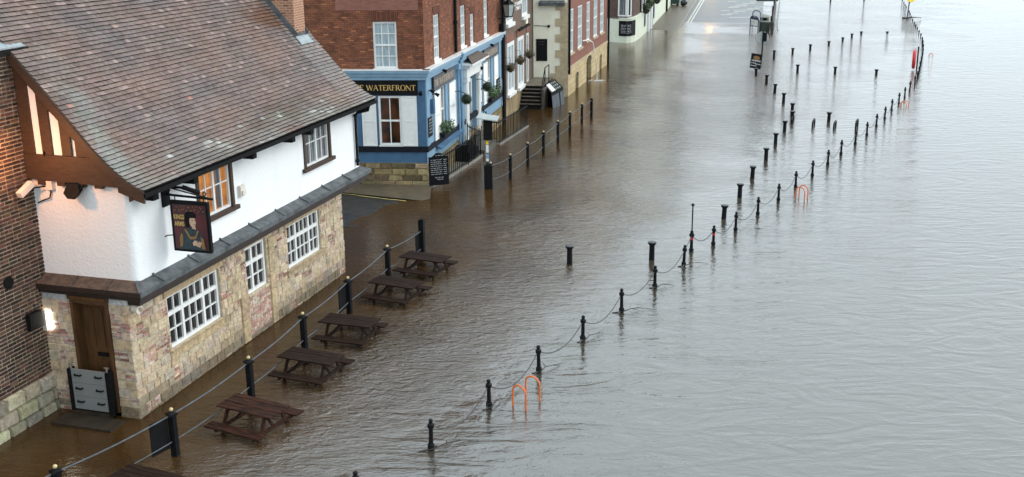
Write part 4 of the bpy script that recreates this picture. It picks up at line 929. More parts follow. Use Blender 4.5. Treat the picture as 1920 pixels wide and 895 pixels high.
for k, e in ((0, .16), (1, .36)):
    w_ = .075; n_ = Vector((.13, -.99, 0)); n_ = (l3 - l0); n_.z = 0; n_.normalize()
    for i in range(nx):
        a, b = lanep(i, 0), lanep(i + 1, 0); o.poly([a + n_ * e + Vector((0, 0, .022)), a + n_ * (e + w_) + Vector((0, 0, .022)), b + n_ * (e + w_) + Vector((0, 0, .022)), b + n_ * e + Vector((0, 0, .022))])
tag(o.build('road_marking', M['yellow'], loc=l0), kind='structure')

# ================================================================== brown brick shop
sh = thing('brick_shop', L.p(19, 0, 0), 'narrow brown brick building with white shop windows between the bar and the steps', 'building')
sw = [(15.7, 17.5, 1.3, 4.06), (18.45, 20.2, 1.25, 4.06), (21.3, 22.0, 1.1, 4.03)]; su = [(15.75, 17.4, 5.1, 7.0), (20.0, 21.6, 5.12, 7.0)]
mb = MB(); wall(mb, L, 14.5, 23.45, 1.12, 10, sw + su, -.02, .12); mb.poly([L.p(23.45, 1, -.02), L.p(23.45, 1, -7), L.p(23.45, 10, -7), L.p(23.45, 10, -.02)])
mb.build('wall', M['brownbrick'], sh); mb = MB(); wall(mb, L, 14.5, 23.45, -1, 1.12, [], .0); mb.build('base_wall', M['render'], sh)
mb = MB()
for a, b, c, d in sw: mb.box(L, a - .1, b + .1, d + .01, d + .42, -.015, .012)
mb.build('lintel', M['rosebrick'], sh)
for q in sw[:2]: window(sh, L, q[0], q[1], q[2], q[3], .04, [1, 1], [1, 1], M['white'], M['glasspale'], fw=.2, mull=.14, tr=.1, sill=(.06, .16, .12))
window(sh, L, *sw[2], -.02, [1], [1, 1], M['white'], M['glass'], fw=.14, sill=(.04, .12, .08))
for q in su: window(sh, L, *q, -.02, [2], [1, 1], M['white'], M['glasspale'], fw=.14, sill=(.1, .2, .14), sillm=M['white'])
mb = MB()
for z_, a, b in ((5.86, 17.75, 19.75), (5.60, 18.25, 19.7)):
    u = a
    while u < b: 
        w_ = rnd.uniform(.18, .3); mb.box(L, u, u + w_ * .35, z_, z_ + .2, -.018, -.006); mb.box(L, u + w_ * .35, u + w_, z_ + rnd.choice((0, .14)), z_ + rnd.choice((.15, .2)), -.018, -.008); u += w_ + .07
mb.build('painted_writing', M['white'], sh)
mb = MB(); mb.poly([L.p(14.4, 10, .2), L.p(23.5, 10, .2), L.p(23.5, 13, -4), L.p(14.4, 13, -4)]); mb.build('roof', M['slate'], sh)
mb = MB(); mb.bar(L.p(17.9, 4.55, .25), L.p(20.6, 4.62, .3), .1, .09); mb.tube([L.p(18.6, 4.5, 0), L.p(18.6, 4.7, .3)], .03, 6); mb.tube([L.p(20.3, 4.5, 0), L.p(20.3, 4.7, .3)], .03, 6); mb.build('lamp_bar', M['blackdull'], sh)
mb = MB(); mb.box(L, 20.9, 21.4, 4.62, 5.0, -.015, .06); mb.build('alarm_box', M['cream'], sh)
for i, (u_, z_) in enumerate(((15.2, 2.9), (17.9, 2.95), (20.5, 2.95))):
    c_ = L.p(u_, z_, .3); t = thing('hanging_basket', c_, ['hanging basket of trailing flowers nearest the bar on the brown shop front', 'hanging basket between the two white windows of the brown shop', 'hanging basket by the narrow far window of the brown shop'][i], 'hanging basket', 'hanging baskets on the brown shop')
    o = MB(); leaves(o, c_, .34, 420, [(.05, .06, .03), (.09, .1, .05), (.3, .14, .08), (.02, .03, .015), (.12, .11, .06)], .05, .8, .2); o.build('foliage', M['leaf'], t)
    o = MB(); o.lathe([(.02, -.3), (.16, -.2), (.2, -.05)], c_, 10); o.tube([c_ + Vector((0, 0, -.05)), c_ + Vector((0, 0, .5)), L.p(u_, z_ + .5, 0)], .012, 5); o.build('basket', M['bark'], t)
def lantern(c_, label):
    t = thing('wall_lantern', c_, label, 'lantern', 'wall lanterns'); o = MB()
    o.lathe([(.30, .30), (.33, .30), (.12, .52), (.05, .56), (.05, .66), (.09, .70), (.0, .8)], c_, 4, sm=False); o.lathe([(.20, -.34), (.23, -.30), (.20, -.28)], c_, 4, sm=False)
    for k in range(4):
        a = math.pi / 2 * k; o.tube([c_ + Vector((.2 * math.cos(a), .2 * math.sin(a), -.3)), c_ + Vector((.3 * math.cos(a), .3 * math.sin(a), .3))], .018, 5)
    o.tube([c_ + Vector((0, 0, -.3)), c_ + Vector((0, 0, -.45)) - L.n * .2, c_ - L.n * .6 + Vector((0, 0, -.4))], .025, 6); o.build('frame', M['blackdull'], t)
    o = MB(); o.lathe([(.185, -.29), (.28, .29)], c_, 4, sm=False); o.build('glazing', M['greyback'], t)
lantern(L.p(13.95, 6.0, .5), 'black four sided lantern in front of the near upper shop window'); lantern(L.p(23.2, 6.55, .5), 'dark lantern above the cream wall at the top of the frame')
# steps up to the cream end wall
st = thing('stone_steps', L.p(19.5, 0, .7), 'wet stone steps climbing out of the water beside the brown shop', 'steps')
o = MB()
for k in range(7): o.box(L, 18.85 + k * .19, 23.2, -.4 if k == 0 else .05 + (k - 1) * .185, .05 + k * .185, .02 + .001 * k, 1.22 - .002 * k)
o.build('risers', M['blackdull'], st); o = MB()
for k in range(1, 7): o.box(L, 18.82 + k * .19, 18.85 + (k + 1) * .19 if k < 6 else 23.2, .052 + k * .185, .082 + k * .185, .03, 1.215)
o.build('treads', M['stair'], st); o = MB(); o.box(L, 19.1, 23.2, -.4, 1.1, 1.23, 1.4); o.build('side_wall', M['step'], st)
o = MB(); q = [L.p(18.9, .1, 1.28), L.p(18.9, 1.05, 1.28), L.p(20.2, 2.2, 1.28), L.p(21.5, 2.2, 1.28), L.p(21.5, 1.1, 1.28)]; o.tube(q, .03, 6)
o.tube([L.p(18.9, .65, 1.28), L.p(20.2, 1.75, 1.28)], .022, 6); o.tube([L.p(20.2, 2.2, 1.28), L.p(20.2, 1.1, 1.28)], .03, 6); o.build('handrail', M['blackdull'], st)
# sloping menu stand
t = thing('menu_stand', L.p(19.6, 0, 2), 'sloping black menu case with white pages on boards standing in the water', 'menu stand')
mA, mB_, mC, mD = G(1021, 160, 1.15), G(1034, 175.5, .85), G(1056, 164, .95), G(1040, 149, 1.25)
o = MB(); o.prism([mA, mB_, mC, mD], Vector((0, 0, -.16))); cs = o.build('case', M['signblk'], t)
def bil(x, y, z=0): return mA.lerp(mB_, x).lerp(mD.lerp(mC, x), y) + Vector((0, 0, z))
o = MB(); o.poly([bil(.08, .1, .012), bil(.92, .1, .012), bil(.92, .42, .012), bil(.08, .42, .012)]); o.build('page', M['white'], cs)
o = MB()
for k in range(3):
    for j in range(3): o.poly([bil(.12 + k * .3, .5 + j * .15, .012), bil(.3 + k * .3, .5 + j * .15, .012), bil(.3 + k * .3, .57 + j * .15, .012), bil(.12 + k * .3, .57 + j * .15, .012)])
o.build('picture', M['greyback'], cs)
for k, y in enumerate((.16, .46, .84)):
    o = MB(); a = bil(1.0, y - .13, -.17); b = bil(1.0, y + .13, -.17); dn = Vector((0.1, -.25, -1.15)); o.prism([a, b, b + dn, a + dn], Vector((.03, .04, 0))); o.build('leg_board', M['slateboard'], t)
o = MB(); o.prism([bil(.3, .1, -.18), bil(.95, .1, -.18), bil(.95, .9, -.18), bil(.3, .9, -.18)], Vector((0, 0, -1.2))); o.build('base', M['signblk'], t)

# ================================================================== cream ended house with tall windows
rh = thing('brick_house', C0, 'rose brick house with tall white windows, a stone base and a cream quoined end wall', 'building')
tw = [(.36, 2.0, 2.48, 5.16), (3.35, 4.95, 2.46, 5.13), (6.4, 7.75, 2.6, 5.13), (9.05, 10.7, 2.55, 5.13), (11.75, 13.35, 2.53, 5.13)]
tw2 = [(a, b, 6.6, 8.6) for a, b, c, d in tw]
mb = MB(); wall(mb, RD, .06, 14.8, 1.72, 9.4, tw + tw2, 0, .1); mb.build('front_wall', M['rosebrick'], rh)
mb = MB(); wall(mb, CK, -2.05, 0, 1.1, 9.4, [], 0); mb.build('end_wall', M['cream'], rh)
mb = MB(); mb.poly([RD.p(14.8, 0, 0), RD.p(14.8, 0, -7), RD.p(14.8, 9.4, -7), RD.p(14.8, 9.4, 0)]); mb.poly([CK.p(-8, 5.7, -.05), CK.p(-2, 5.7, -.05), CK.p(-2, 9.4, -.05), CK.p(-8, 9.4, -.05)]); mb.build('back_wall', M['bowbrick'], rh)
arches = [(2.42, 3.45, -1, 1.12), (6.3, 8.1, -1, 1.62), (11.4, 12.3, -1, 1.1)]
mb = MB(); wall(mb, RD, .0, 14.8, -1, 1.6, arches, .05, .3); mb.box(RD, .0, 14.8, 1.6, 1.73, -.05, .09, None, 1)
for k in range(9):
    z0 = 1.42 + k * .47; w_ = .72 if k % 2 == 0 else .42; mb.box(CK, -w_, .03, z0, z0 + .455, .002, .05, None, 1)
    mb.box(RD, -.05, .18 if k % 2 else .12, z0, z0 + .455, .0, .04, None, 1)
mb.box(CK, -1.0, .06, -1, 1.42, -.1, .08, None, 1); mb.box(CK, -.5, .055, .5, 1.2, .08, .1, None, 1)
for a, b, c, d in arches:
    for k in range(9):
        f0, f1 = math.pi * k / 9, math.pi * (k + 1) / 9; cx, rx = (a + b) / 2, (b - a) / 2
        mb.prism([RD.p(cx + rx * math.cos(f) * q, d - .35 + .35 * math.sin(f) * q + (q - 1) * .1, .052) for f, q in ((f0, 1.0), (f1, 1.0), (f1, 1.32), (f0, 1.32))], RD.n * .02, None, 1)
mb.build('stone_base', [M['ashlar'], M['creamstone']], rh)
for i, (a, b, c, d) in enumerate(arches):
    o = MB(); o.box(RD, a, b, c, d, -.26, -.22); o.build('door', M['blackdull'], rh)
for q in tw: window(rh, RD, *q, -.03, [3], [2, 2], M['white'], M['glasspale'], fw=.1, bar=.035, sill=(.08, .1, .1), sillm=M['creamstone'])
for q in tw2: window(rh, RD, *q, -.03, [3], [2, 2], M['white'], M['glass'])
mb = MB(); mb.box(CK, -1.72, -.16, 5.46, 5.6, .002, .32); mb.prism([CK.p(-1.75, 5.602, .34), CK.p(-.12, 5.602, .34), CK.p(-.2, 5.75, .01), CK.p(-1.65, 5.75, .01)], Vector((0, 0, .02)))
mb.build('canopy', M['lead'], rh)
o = MB(); o.box(CK, -1.88, -1.21, 2.17, 3.49, .005, .05); cbd = o.build('chalkboard', M['signblk'], rh); o = MB(); scribble(o, CK, -1.72, -1.35, 3.3, .07, .051); scribble(o, CK, -1.75, -1.4, 3.15, .05, .051); o.build('writing', M['lead'], cbd)
mb = MB(); mb.tube([RD.p(.03, 9.4, .12), RD.p(.05, 1.35, .12)], .07, 8); mb.tube([RD.p(14.75, 9.4, .12), RD.p(14.75, -.1, .12)], .08, 8); mb.build('downpipe', M['blackdull'], rh)
mb = MB(); mb.tube([CK.p(-2.0, 4.29, .02), CK.p(-1.2, 4.25, .02)], .018, 5); mb.ball(CK.p(-1.12, 4.25, .1), .09, 10); mb.build('security_camera', M['blackdull'], rh)
mb = MB(); mb.poly([RD.p(-.2, 9.4, .3), RD.p(14.9, 9.4, .3), RD.p(14.9, 12, -4), RD.p(-.2, 12, -4)]); mb.poly([RD.p(-.2, 9.4, .3), RD.p(-.2, 12, -4), RD.p(-.2, 9.4, -8)]); mb.build('roof', M['slate'], rh)
t = thing('pump_pipe', RD.p(6.0, 2.6, .1), 'white pipe from a window of the brick house pouring water into the flood', 'pipe')
o = MB(); o.tube([RD.p(5.0, 2.8, .0), RD.p(5.5, 2.82, .25), RD.p(6.2, 2.6, .45), RD.p(6.45, 2.2, .5), RD.p(6.5, 1.9, .5)], .035, 8); o.build('hose', M['white'], t)
sp = G(1119, 151); o = MB(); o.tube([RD.p(6.5, 1.9, .5), sp + Vector((0, 0, 1.0)), sp + Vector((0, 0, .02))], [.02, .025, .035], 7); o.build('water_jet', M['foam'], t)
o = MB()
for k in range(60):
    a = rnd.uniform(0, 6.28); r_ = abs(rnd.gauss(0, .28)); c_ = sp + Vector((math.cos(a) * r_ * 1.7, math.sin(a) * r_ * .8, .0)); o.ball(c_, rnd.uniform(.02, .07), 6, sq=.35)
tag(o.build('foam', M['foam'], loc=sp), 'white splash of foam below the pump pipe', 'foam', kind='stuff')

# ================================================================== pale bow fronted pub
bwp = thing('bow_fronted_pub', (9.5, 95, 0), 'pale cream pub with a rounded corner and black plaques at the waterline', 'building')
plan = [(7.2, 96.9), (8.5, 95.53), (9.27, 94.67), (9.9, 94.32), (10.3, 94.6), (10.7, 95.4), (11.27, 97.19), (16.4, 119.1), (18.4, 127.6), (23, 147)]
plan = [Vector((x, y, 0)) for x, y in plan]; Z = Vector((0, 0, 1)); mb = MB()
def dist(i): return sum((plan[k + 1] - plan[k]).length for k in range(i))
for i, (a, b) in enumerate(zip(plan, plan[1:])): mb.poly([a - Z, b - Z, b + Z * 2.03, a + Z * 2.03], [(dist(i), -1), (dist(i + 1), -1), (dist(i + 1), 2.03), (dist(i), 2.03)], sm=False)
mb.build('lower_wall', M['bow'], bwp); mb = MB()
ins = lambda p: p + Vector((-.12, .1, 0))
for i, (a, b) in enumerate(zip(plan, plan[1:])): mb.poly([ins(a) + Z * 2, ins(b) + Z * 2, ins(b) + Z * 8.5, ins(a) + Z * 8.5], [(dist(i), 2), (dist(i + 1), 2), (dist(i + 1), 8.5), (dist(i), 8.5)])
mb.build('upper_wall', M['bowbrick'], bwp); mb = MB()
for a, b in zip(plan, plan[1:]): mb.prism([a + Z * 2.0 + Vector((.05, -.05, 0)), b + Z * 2.0 + Vector((.05, -.05, 0)), ins(b) + Z * 2.0, ins(a) + Z * 2.0], Z * .12)
mb.build('ledge', M['bow'], bwp)
mb = MB(); mb.poly([p + Z * 8.5 for p in plan] + [Vector((10, 150, 8.5)), Vector((-2, 110, 8.5))]); mb.build('roof', M['slate'], bwp)
FA = Fr((8.9, 95.0), -39); FB = Fr((11.27, 97.19), 76.8)
def sect(i): a, b = plan[i], plan[i + 1]; return Fr((a.x, a.y), math.degrees(math.atan2(b.y - a.y, b.x - a.x))), (b - a).length
o = MB(); wr = MB()
for i in (2, 3, 4):
    F, ln = sect(i); o.box(F, -.002, ln + .002, .58, 1.85, .012, .04 + i * .002)
    if i == 3: 
        pass
pq = o.build('plaque', M['signblk'], bwp)
F, ln = sect(2)
for i in range(6): scribble(wr, F, .2, ln - .02, 1.45 - i * .13, .09, .05)
F, ln = sect(3)
for i in range(6): scribble(wr, F, .02, ln - .06, 1.45 - i * .13, .09, .05)
wr.build('writing', M['chalk'], pq)
F, ln = sect(2); window(bwp, F, -.1, ln - .02, 2.22, 5.4, .06, [1], [1, 1], M['white'], M['glassmid'], fw=.12, tr=.1)
F, ln = sect(3); window(bwp, F, .0, ln - .05, 2.22, 5.4, .06, [1], [1, 1], M['white'], M['glass'], fw=.1, tr=.1)
for u_, w_ in ((1.6, 1.1), (4.2, 1.0), (12.2, 1.2)): window(bwp, FB, u_, u_ + w_, 2.3, 4.6, .06, [1], [1, 1], M['white'], M['glass'], fw=.12, tr=.1)
for a, b in ((3.2, 5.2), (11.4, 12.8)):
    o = MB(); c0_, c1_ = (a + b) / 2, (b - a) / 2 * .62; pts_ = [FB.p(c0_ + c1_ * math.cos(k * math.pi / 8) * 1, (1.75 if k <= 8 else .85) + (.18 * math.sin(k * math.pi / 8)), .01) for k in range(17)]
    o.prism([p for k, p in enumerate(pts_)], FB.n * .03); o.build('plaque', M['navy'], bwp)
o = MB(); o.box(FB, 6.3, 6.75, -1, 4, .02, .2); o.box(FB, 8.4, 9.2, -1, 4.2, .02, .2); o.build('pilaster', M['white'], bwp)
o = MB(); o.box(FB, 6.9, 8.3, -1, 2.9, .002, .02); o.build('door', M['white'], bwp)
o = MB(); o.tube([FB.p(9.6, 8, .1), FB.p(9.6, -.2, .1)], .1, 8); o.tube([FB.p(24.6, 8, .1), FB.p(24.6, 0, .1)], .1, 8); o.build('downpipe', M['blackdull'], bwp)
o = MB(); o.box(FB, 24.9, 25.6, -1, 3.4, .01, .06); o.build('door', M['bluel'], bwp)
for i, (u_, z_) in enumerate(((2.4, 2.5), (5.0, 2.75), (9.9, 2.9), (11.9, 2.6))):
    c_ = FB.p(u_, z_, .3); t = thing('hanging_basket', c_, ['clipped green plant nearest the rounded corner of the cream pub', 'pale green plant beside the white door of the cream pub', 'dark green plant just beyond the white door of the cream pub', 'leafy plant on the ledge farthest along the cream pub'][i], 'plant', 'plants on the cream pub')
    o = MB(); leaves(o, c_, .5, 420, [(.03, .05, .02), (.07, .1, .04), (.02, .03, .015), (.14, .2, .08) if i == 1 else (.05, .07, .03)], .1, .9, .2); o.build('foliage', M['leaf'], t)
    o = MB(); o.lathe([(.05, -.55), (.24, -.45), (.3, -.1)], c_, 10); o.build('basket', M['bark'], t)
lh = thing('lemon_house', (18.5, 128.5, 0), 'pale yellow house front beyond the cream pub beside the green container', 'building')
FC = Fr((18.45, 127.7), 76.8); o = MB(); o.box(FC, .1, 20, -1, 8, -6, .05); o.build('wall', M['cream'], lh); o = MB(); o.poly([FC.p(0, 8.1, .3), FC.p(20, 8.1, .3), FC.p(20, 10.5, -3), FC.p(0, 10.5, -3)]); o.build('roof', M['slate'], lh); window(lh, FC, 3, 4.4, 3.2, 5, .1, [2], [2, 2], M['white'], M['glass'])

# ================================================================== road climbing out of the flood
RA = Fr((17.44, 111.6), 77.2)   # along the left kerb of the road
def RZ(u): return max(-.25, u * .016)
def sheet(name, o0, o1, u0, u1, dz, mat, kind='structure', n=12, zf=RZ):
    o = MB()
    for k in range(n):
        a, b = u0 + (u1 - u0) * k / n, u0 + (u1 - u0) * (k + 1) / n
        o.poly([RA.p(a, zf(a) + dz, o0), RA.p(a, zf(a) + dz, o1), RA.p(b, zf(b) + dz, o1), RA.p(b, zf(b) + dz, o0)], [(o0, a), (o1, a), (o1, b), (o0, b)])
    return tag(o.build(name, mat, loc=RA.p(0, 0, 0)), kind=kind)
sheet('road', 0, 7.6, -8, 110, 0, M['asphalt'])
sheet('pavement', -4.2, -.22, -13, 110, .10, M['paving'], zf=lambda u: -.02 + max(-.16, u * .016) + .02)
o = MB()
for k in range(12): a, b = -8 + k * 4.5, -8 + (k + 1) * 4.5; o.prism([RA.p(a, RZ(a) - .2, -.22), RA.p(a, RZ(a) - .2, 0), RA.p(b, RZ(b) - .2, 0), RA.p(b, RZ(b) - .2, -.22)], Vector((0, 0, .315)))
tag(o.build('kerb', M['kerb'], loc=RA.p(0, 0, 0)), kind='structure')
o = MB()
for e in (.3, .6): o.poly([RA.p(-2, RZ(-2) + .006, e), RA.p(-2, RZ(-2) + .006, e + .12), RA.p(60, RZ(60) + .006, e + .12), RA.p(60, RZ(60) + .006, e)])
for px, py, ln in ((1375, 14, 1.2), (1390, 9, 1.4), (1404, 6, 1.6), (1418, 3, 1.4), (1362, 28, 1.2), (1373, 25, 1.2), (1387, 22, 1.3), (1360, 20, .9), (1393, 11, 1.0), (1413, 16, 1.4), (1425, 13, 1.2), (1394, 19, 2.2), (1390, 33, 2.6), (1373, 2, 1.0), (1378, 12, 1.1)):
    g = G(px, py, .15); u_ = (g - RA.O).dot(RA.d); e_ = (g - RA.O).dot(RA.n); z_ = RZ(u_) + .006; g = G(px, py, z_); u_ = (g - RA.O).dot(RA.d); e_ = (g - RA.O).dot(RA.n)
    a_ = .35 + rnd.uniform(-.1, .1); d1 = (RA.n * math.cos(a_) + RA.d * math.sin(a_)) * ln * .5; d2 = RA.d * .22; c_ = RA.p(u_, RZ(u_) + .008, e_)
    o.poly([c_ - d1 - d2, c_ + d1 - d2, c_ + d1 + d2, c_ - d1 + d2])
tag(o.build('road_marking', M['whiteline'], loc=RA.p(0, 0, 0)), kind='structure')
# container, bag, hoop barrier, bin, timber rail
t = thing('waste_container', RA.p(14.5, 0, -3.0), 'dark green waste container standing by the pale yellow house', 'waste container'); zc = RZ(16) + .1
o = MB(); o.prism([RA.p(15, zc + .2, -3.4), RA.p(15, zc + .2, -1.7), RA.p(16.4, zc + .2, -1.7), RA.p(16.4, zc + .2, -3.4)], Vector((0, 0, 1.2))); o.build('body', M['skip'], t)
o = MB(); o.prism([RA.p(14.9, zc + 1.42, -3.5), RA.p(14.9, zc + 1.42, -1.6), RA.p(16.5, zc + 1.5, -1.6), RA.p(16.5, zc + 1.5, -3.5)], Vector((0, 0, .1))); o.build('lid', M['skip'], t)
for a, b in ((15.1, -3.2), (15.1, -1.9), (16.3, -1.9), (16.3, -3.2)): o = MB(); o.ball(RA.p(a, zc + .1, b), .1, 8); o.build('wheel', M['blackdull'], t)
o = MB(); c_ = RA.p(14.9, RZ(15) + .42, -1.15)
for k in range(5): o.ball(c_ + Vector((rnd.uniform(-.2, .2), rnd.uniform(-.2, .2), rnd.uniform(-.1, .12))), rnd.uniform(.24, .34), 10)
o.lathe([(.08, .3), (.14, .5)], c_, 6); tag(o.build('rubbish_bag', M['bag'], loc=c_), 'full black rubbish bag beside the green container', 'bag')
t = thing('hoop_barrier', G(1412, 55), 'navy tube barriers with a white notice board at the edge of the flooded road', 'barrier')
for i, (pa, pb) in enumerate((((1406, 59), (1421, 62)), ((1410.5, 48), (1425, 50)))):
    a, b = G(*pa), G(*pb); o = MB(); h_ = 1.45; q = [a + Z * -.3, a + Z * (h_ - .25)] + [a.lerp(b, .5) + (a - b) * .5 * math.cos(k * math.pi / 6) + Z * (h_ - .25 + .25 * math.sin(k * math.pi / 6)) for k in range(1, 6)] + [b + Z * (h_ - .25), b - Z * .3]
    o.tube(q, .045, 7); o.tube([a + Z * .55, b + Z * .55], .035, 6); o.build('hoop', M['navy'], t)
    if i == 0:
        p_ = MB(); p_.prism([a.lerp(b, .06) + Z * .62, b.lerp(a, .06) + Z * .62, b.lerp(a, .06) + Z * 1.12, a.lerp(b, .06) + Z * 1.12], Vector((0, .03, 0)) * -1); nb = p_.build('notice', M['white'], t)
        p_ = MB(); F = Fr((a.x, a.y - .045), math.degrees(math.atan2(b.y - a.y, b.x - a.x))); scribble(p_, F, .14, .72, .86, .12, .003); scribble(p_, F, .14, .5, .7, .05, .003); p_.build('writing', M['greyback'], nb)
        p_ = MB(); p_.prism([a.lerp(b, .02) + Z * 1.13, b.lerp(a, .02) + Z * 1.13, b.lerp(a, .08) + Z * 1.36, a.lerp(b, .08) + Z * 1.36], Vector((0, -.03, 0))); p_.build('header', M['navy'], t)
c_ = G(1433, 61); t = thing('litter_bin', c_, 'dark litter bin with a pale domed top beside the navy barriers', 'bin')
o = MB(); o.lathe([(.5, -.3), (.5, .95), (.47, .95)], c_, 8, sm=False); o.build('body', M['bin'], t); o = MB(); o.lathe([(.52, .95), (.54, 1.03), (.46, 1.08), (.0, 1.08)], c_, 12); o.build('rim', M['conc'], t)
o = MB()
for k in range(6): a = k * math.pi / 3; o.bar(c_ + Vector((.36 * math.cos(a), .36 * math.sin(a), 1.08)), c_ + Vector((.36 * math.cos(a), .36 * math.sin(a), 1.36)), .1, .06)
o.lathe([(.2, 1.08), (.2, 1.3)], c_, 8); o.build('opening', M['blackdull'], t)
o = MB(); o.lathe([(.52, 1.36), (.5, 1.45), (.32, 1.6), (.0, 1.68)], c_, 12); o.build('dome', M['conc'], t)
t = thing('timber_barrier', G(1444, 50), 'dark timber and pipe barrier running up the bank behind the litter bin', 'barrier')
pa = [G(1447, 63), G(1446, 50), G(1449, 30, .1), G(1452, 12, .2), G(1454, 0, .3)]
for i, p in enumerate(pa): o = MB(); o.bar(p - Z * .5, p + Z * 1.0, .22, .2); o.build('post', M['weed'], t)
o = MB()
for a, b in zip(pa, pa[1:]):
    for z_ in (.35, .75): o.bar(a + Z * z_ + Vector((.12, 0, 0)), b + Z * z_ + Vector((.12, 0, 0)), .06, .26)
o.build('rail', M['weed'], t)
o = MB(); o.tube([p + Vector((.55, 0, .25)) for p in pa], .06, 6); o.build('pipe', M['conc'], t)
o = MB(); c_ = G(1444, 3, .3); o.bar(c_ + Vector((-1.6, 0, .1)), c_ + Vector((.9, 0, .1)), .3, .15); o.build('ramp', M['blackdull'], t)

# ================================================================== posts, rails, bollards
def fence(name, tops, zt, label, square, endpost=None, panels=(), first_off=None):
    t = thing(name, Vector((tops[0].x, tops[0].y, 0)), label, 'fence')
    for p in tops:
        q = Vector((p.x, p.y, 0)); o = MB()
        if square:
            F = Fr((q.x - .0, q.y), 73.2)
            r0 = .066; o.prism([F.p(a, -.6, b) for a, b in ((-r0, -r0), (r0, -r0), (r0, r0), (-r0, r0))], Z * (zt - .17 + .6))
            o.lathe([(.085, zt - .185), (.135, zt - .165), (.135, zt - .12), (.07, zt - .10), (.03, zt - .085), (.03, zt - .06)], q, 4, sm=False); bs = .045
        else:
            o.lathe([(.075, -.6), (.068, zt - .28), (.1, zt - .26), (.1, zt - .23), (.07, zt - .21), (.07, zt - .13), (.095, zt - .11), (.05, zt - .08), (.03, zt - .06)], q, 10); bs = .045
        po = o.build('post', M['black'], t); o = MB(); o.ball(q + Z * (zt - .04), bs, 10); o.build('finial', M['gold'], po)
    if endpost:
        p, h_, w_ = endpost; o = MB(); F = Fr((p.x, p.y), 73.2); o.prism([F.p(a, -.6, b) for a, b in ((-w_, -w_), (w_, -w_), (w_, w_), (-w_, w_))], Z * (h_ + .6)); o.prism([F.p(a, h_, b) for a, b in ((-w_ * .7, -w_ * .7), (w_ * .7, -w_ * .7), (w_ * .7, w_ * .7), (-w_ * .7, w_ * .7))], Z * .02); o.build('post', M['black'], t)
        tops = tops + [p]
    for nm, zr, r_ in (('top_rail', zt - .16, .0175), ('lower_rail', .34, .014)):
        o = MB()
        for a, b in zip(tops, tops[1:]):
            mid = [Vector((a.x, a.y, zr)).lerp(Vector((b.x, b.y, zr)), k / 6) - Z * (.05 * math.sin(math.pi * k / 6)) for k in range(7)]; o.tube(mid, r_, 7)
        if first_off is not None: a = tops[0]; o.tube([Vector((first_off.x, first_off.y, zr)), Vector((a.x, a.y, zr))], r_, 7)
        o.build(nm, M['rail'], t)
    for (i, f0, f1) in panels:
        a, b = tops[i], tops[i + 1]; a = Vector((a.x, a.y, 0)); b = Vector((b.x, b.y, 0)); p, q = a.lerp(b, f0), a.lerp(b, f1); n_ = (b - a).normalized().cross(Z) * .03
        o = MB(); o.prism([p + Z * .2 - n_, q + Z * .2 - n_, q + Z * (zt - .17) - n_, p + Z * (zt - .17) - n_], n_ * -.8); o.build('panel', M['signblk'], t)
    return t
ft = [G(*q, 1.06) for q in ((103, 875), (320.6, 768), (465.5, 670.7), (567, 588), (652, 521), (725.7, 461.7))]
fence('post_and_rail_fence', ft, 1.10, 'black square post fence with cream ball tops between the pub and the tables', True, (G(790, 413, 1.3), 1.32, .085), [(0, .80, .965), (3, .80, .965), (5, .84, .97)], ft[0] + (ft[0] - ft[1]))
f2 = [G(*q, 1.06) for q in ((919.9, 305.6), (956.7, 289.8), (989.4, 268), (1018.9, 247), (1046.2, 227), (1068.7, 210), (1091.2, 194.6))]
fence('post_and_rail_fence', f2, 1.10, 'black round post fence with gold ball tops standing in brown water before the bar', False, (G(1109.3, 185.9, 1.0), 1.02, .07))
# signpost beside the first post of the far fence
c_ = Vector((f2[0].x - .13, f2[0].y - .1, 0)); t = thing('signpost', c_, 'black signpost with stickers and a tilted pale board on top', 'signpost')
o = MB(); o.lathe([(.055, -.5), (.05, 2.5)], c_, 8); o.box(Fr(c_, 0), -.14, .2, -.5, .98, -.1, .1); o.build('pole', M['black'], t)
o = MB(); o.box(Fr(c_, 0), -.14, .22, 2.05, 2.86, -.14, .14); o.build('cabinet', M['blackdull'], t)
o = MB(); o.prism([c_ + Vector(v) for v in ((-.42, -.28, 2.96), (.42, -.42, 2.86), (.52, .22, 2.93), (-.3, .34, 3.06))], Z * .035); o.build('board', M['greyback'], t)
for i, (z0, z1, mt) in enumerate(((1.86, 2.02, 'signyellow'), (1.52, 1.84, 'white'), (1.28, 1.48, 'bluel'), (1.16, 1.27, 'white'), (1.04, 1.15, 'skip'))):
    o = MB(); o.box(Fr(c_, 0), -.045, .06, z0, z1, .05, .062); o.build('sticker', M[mt], t)

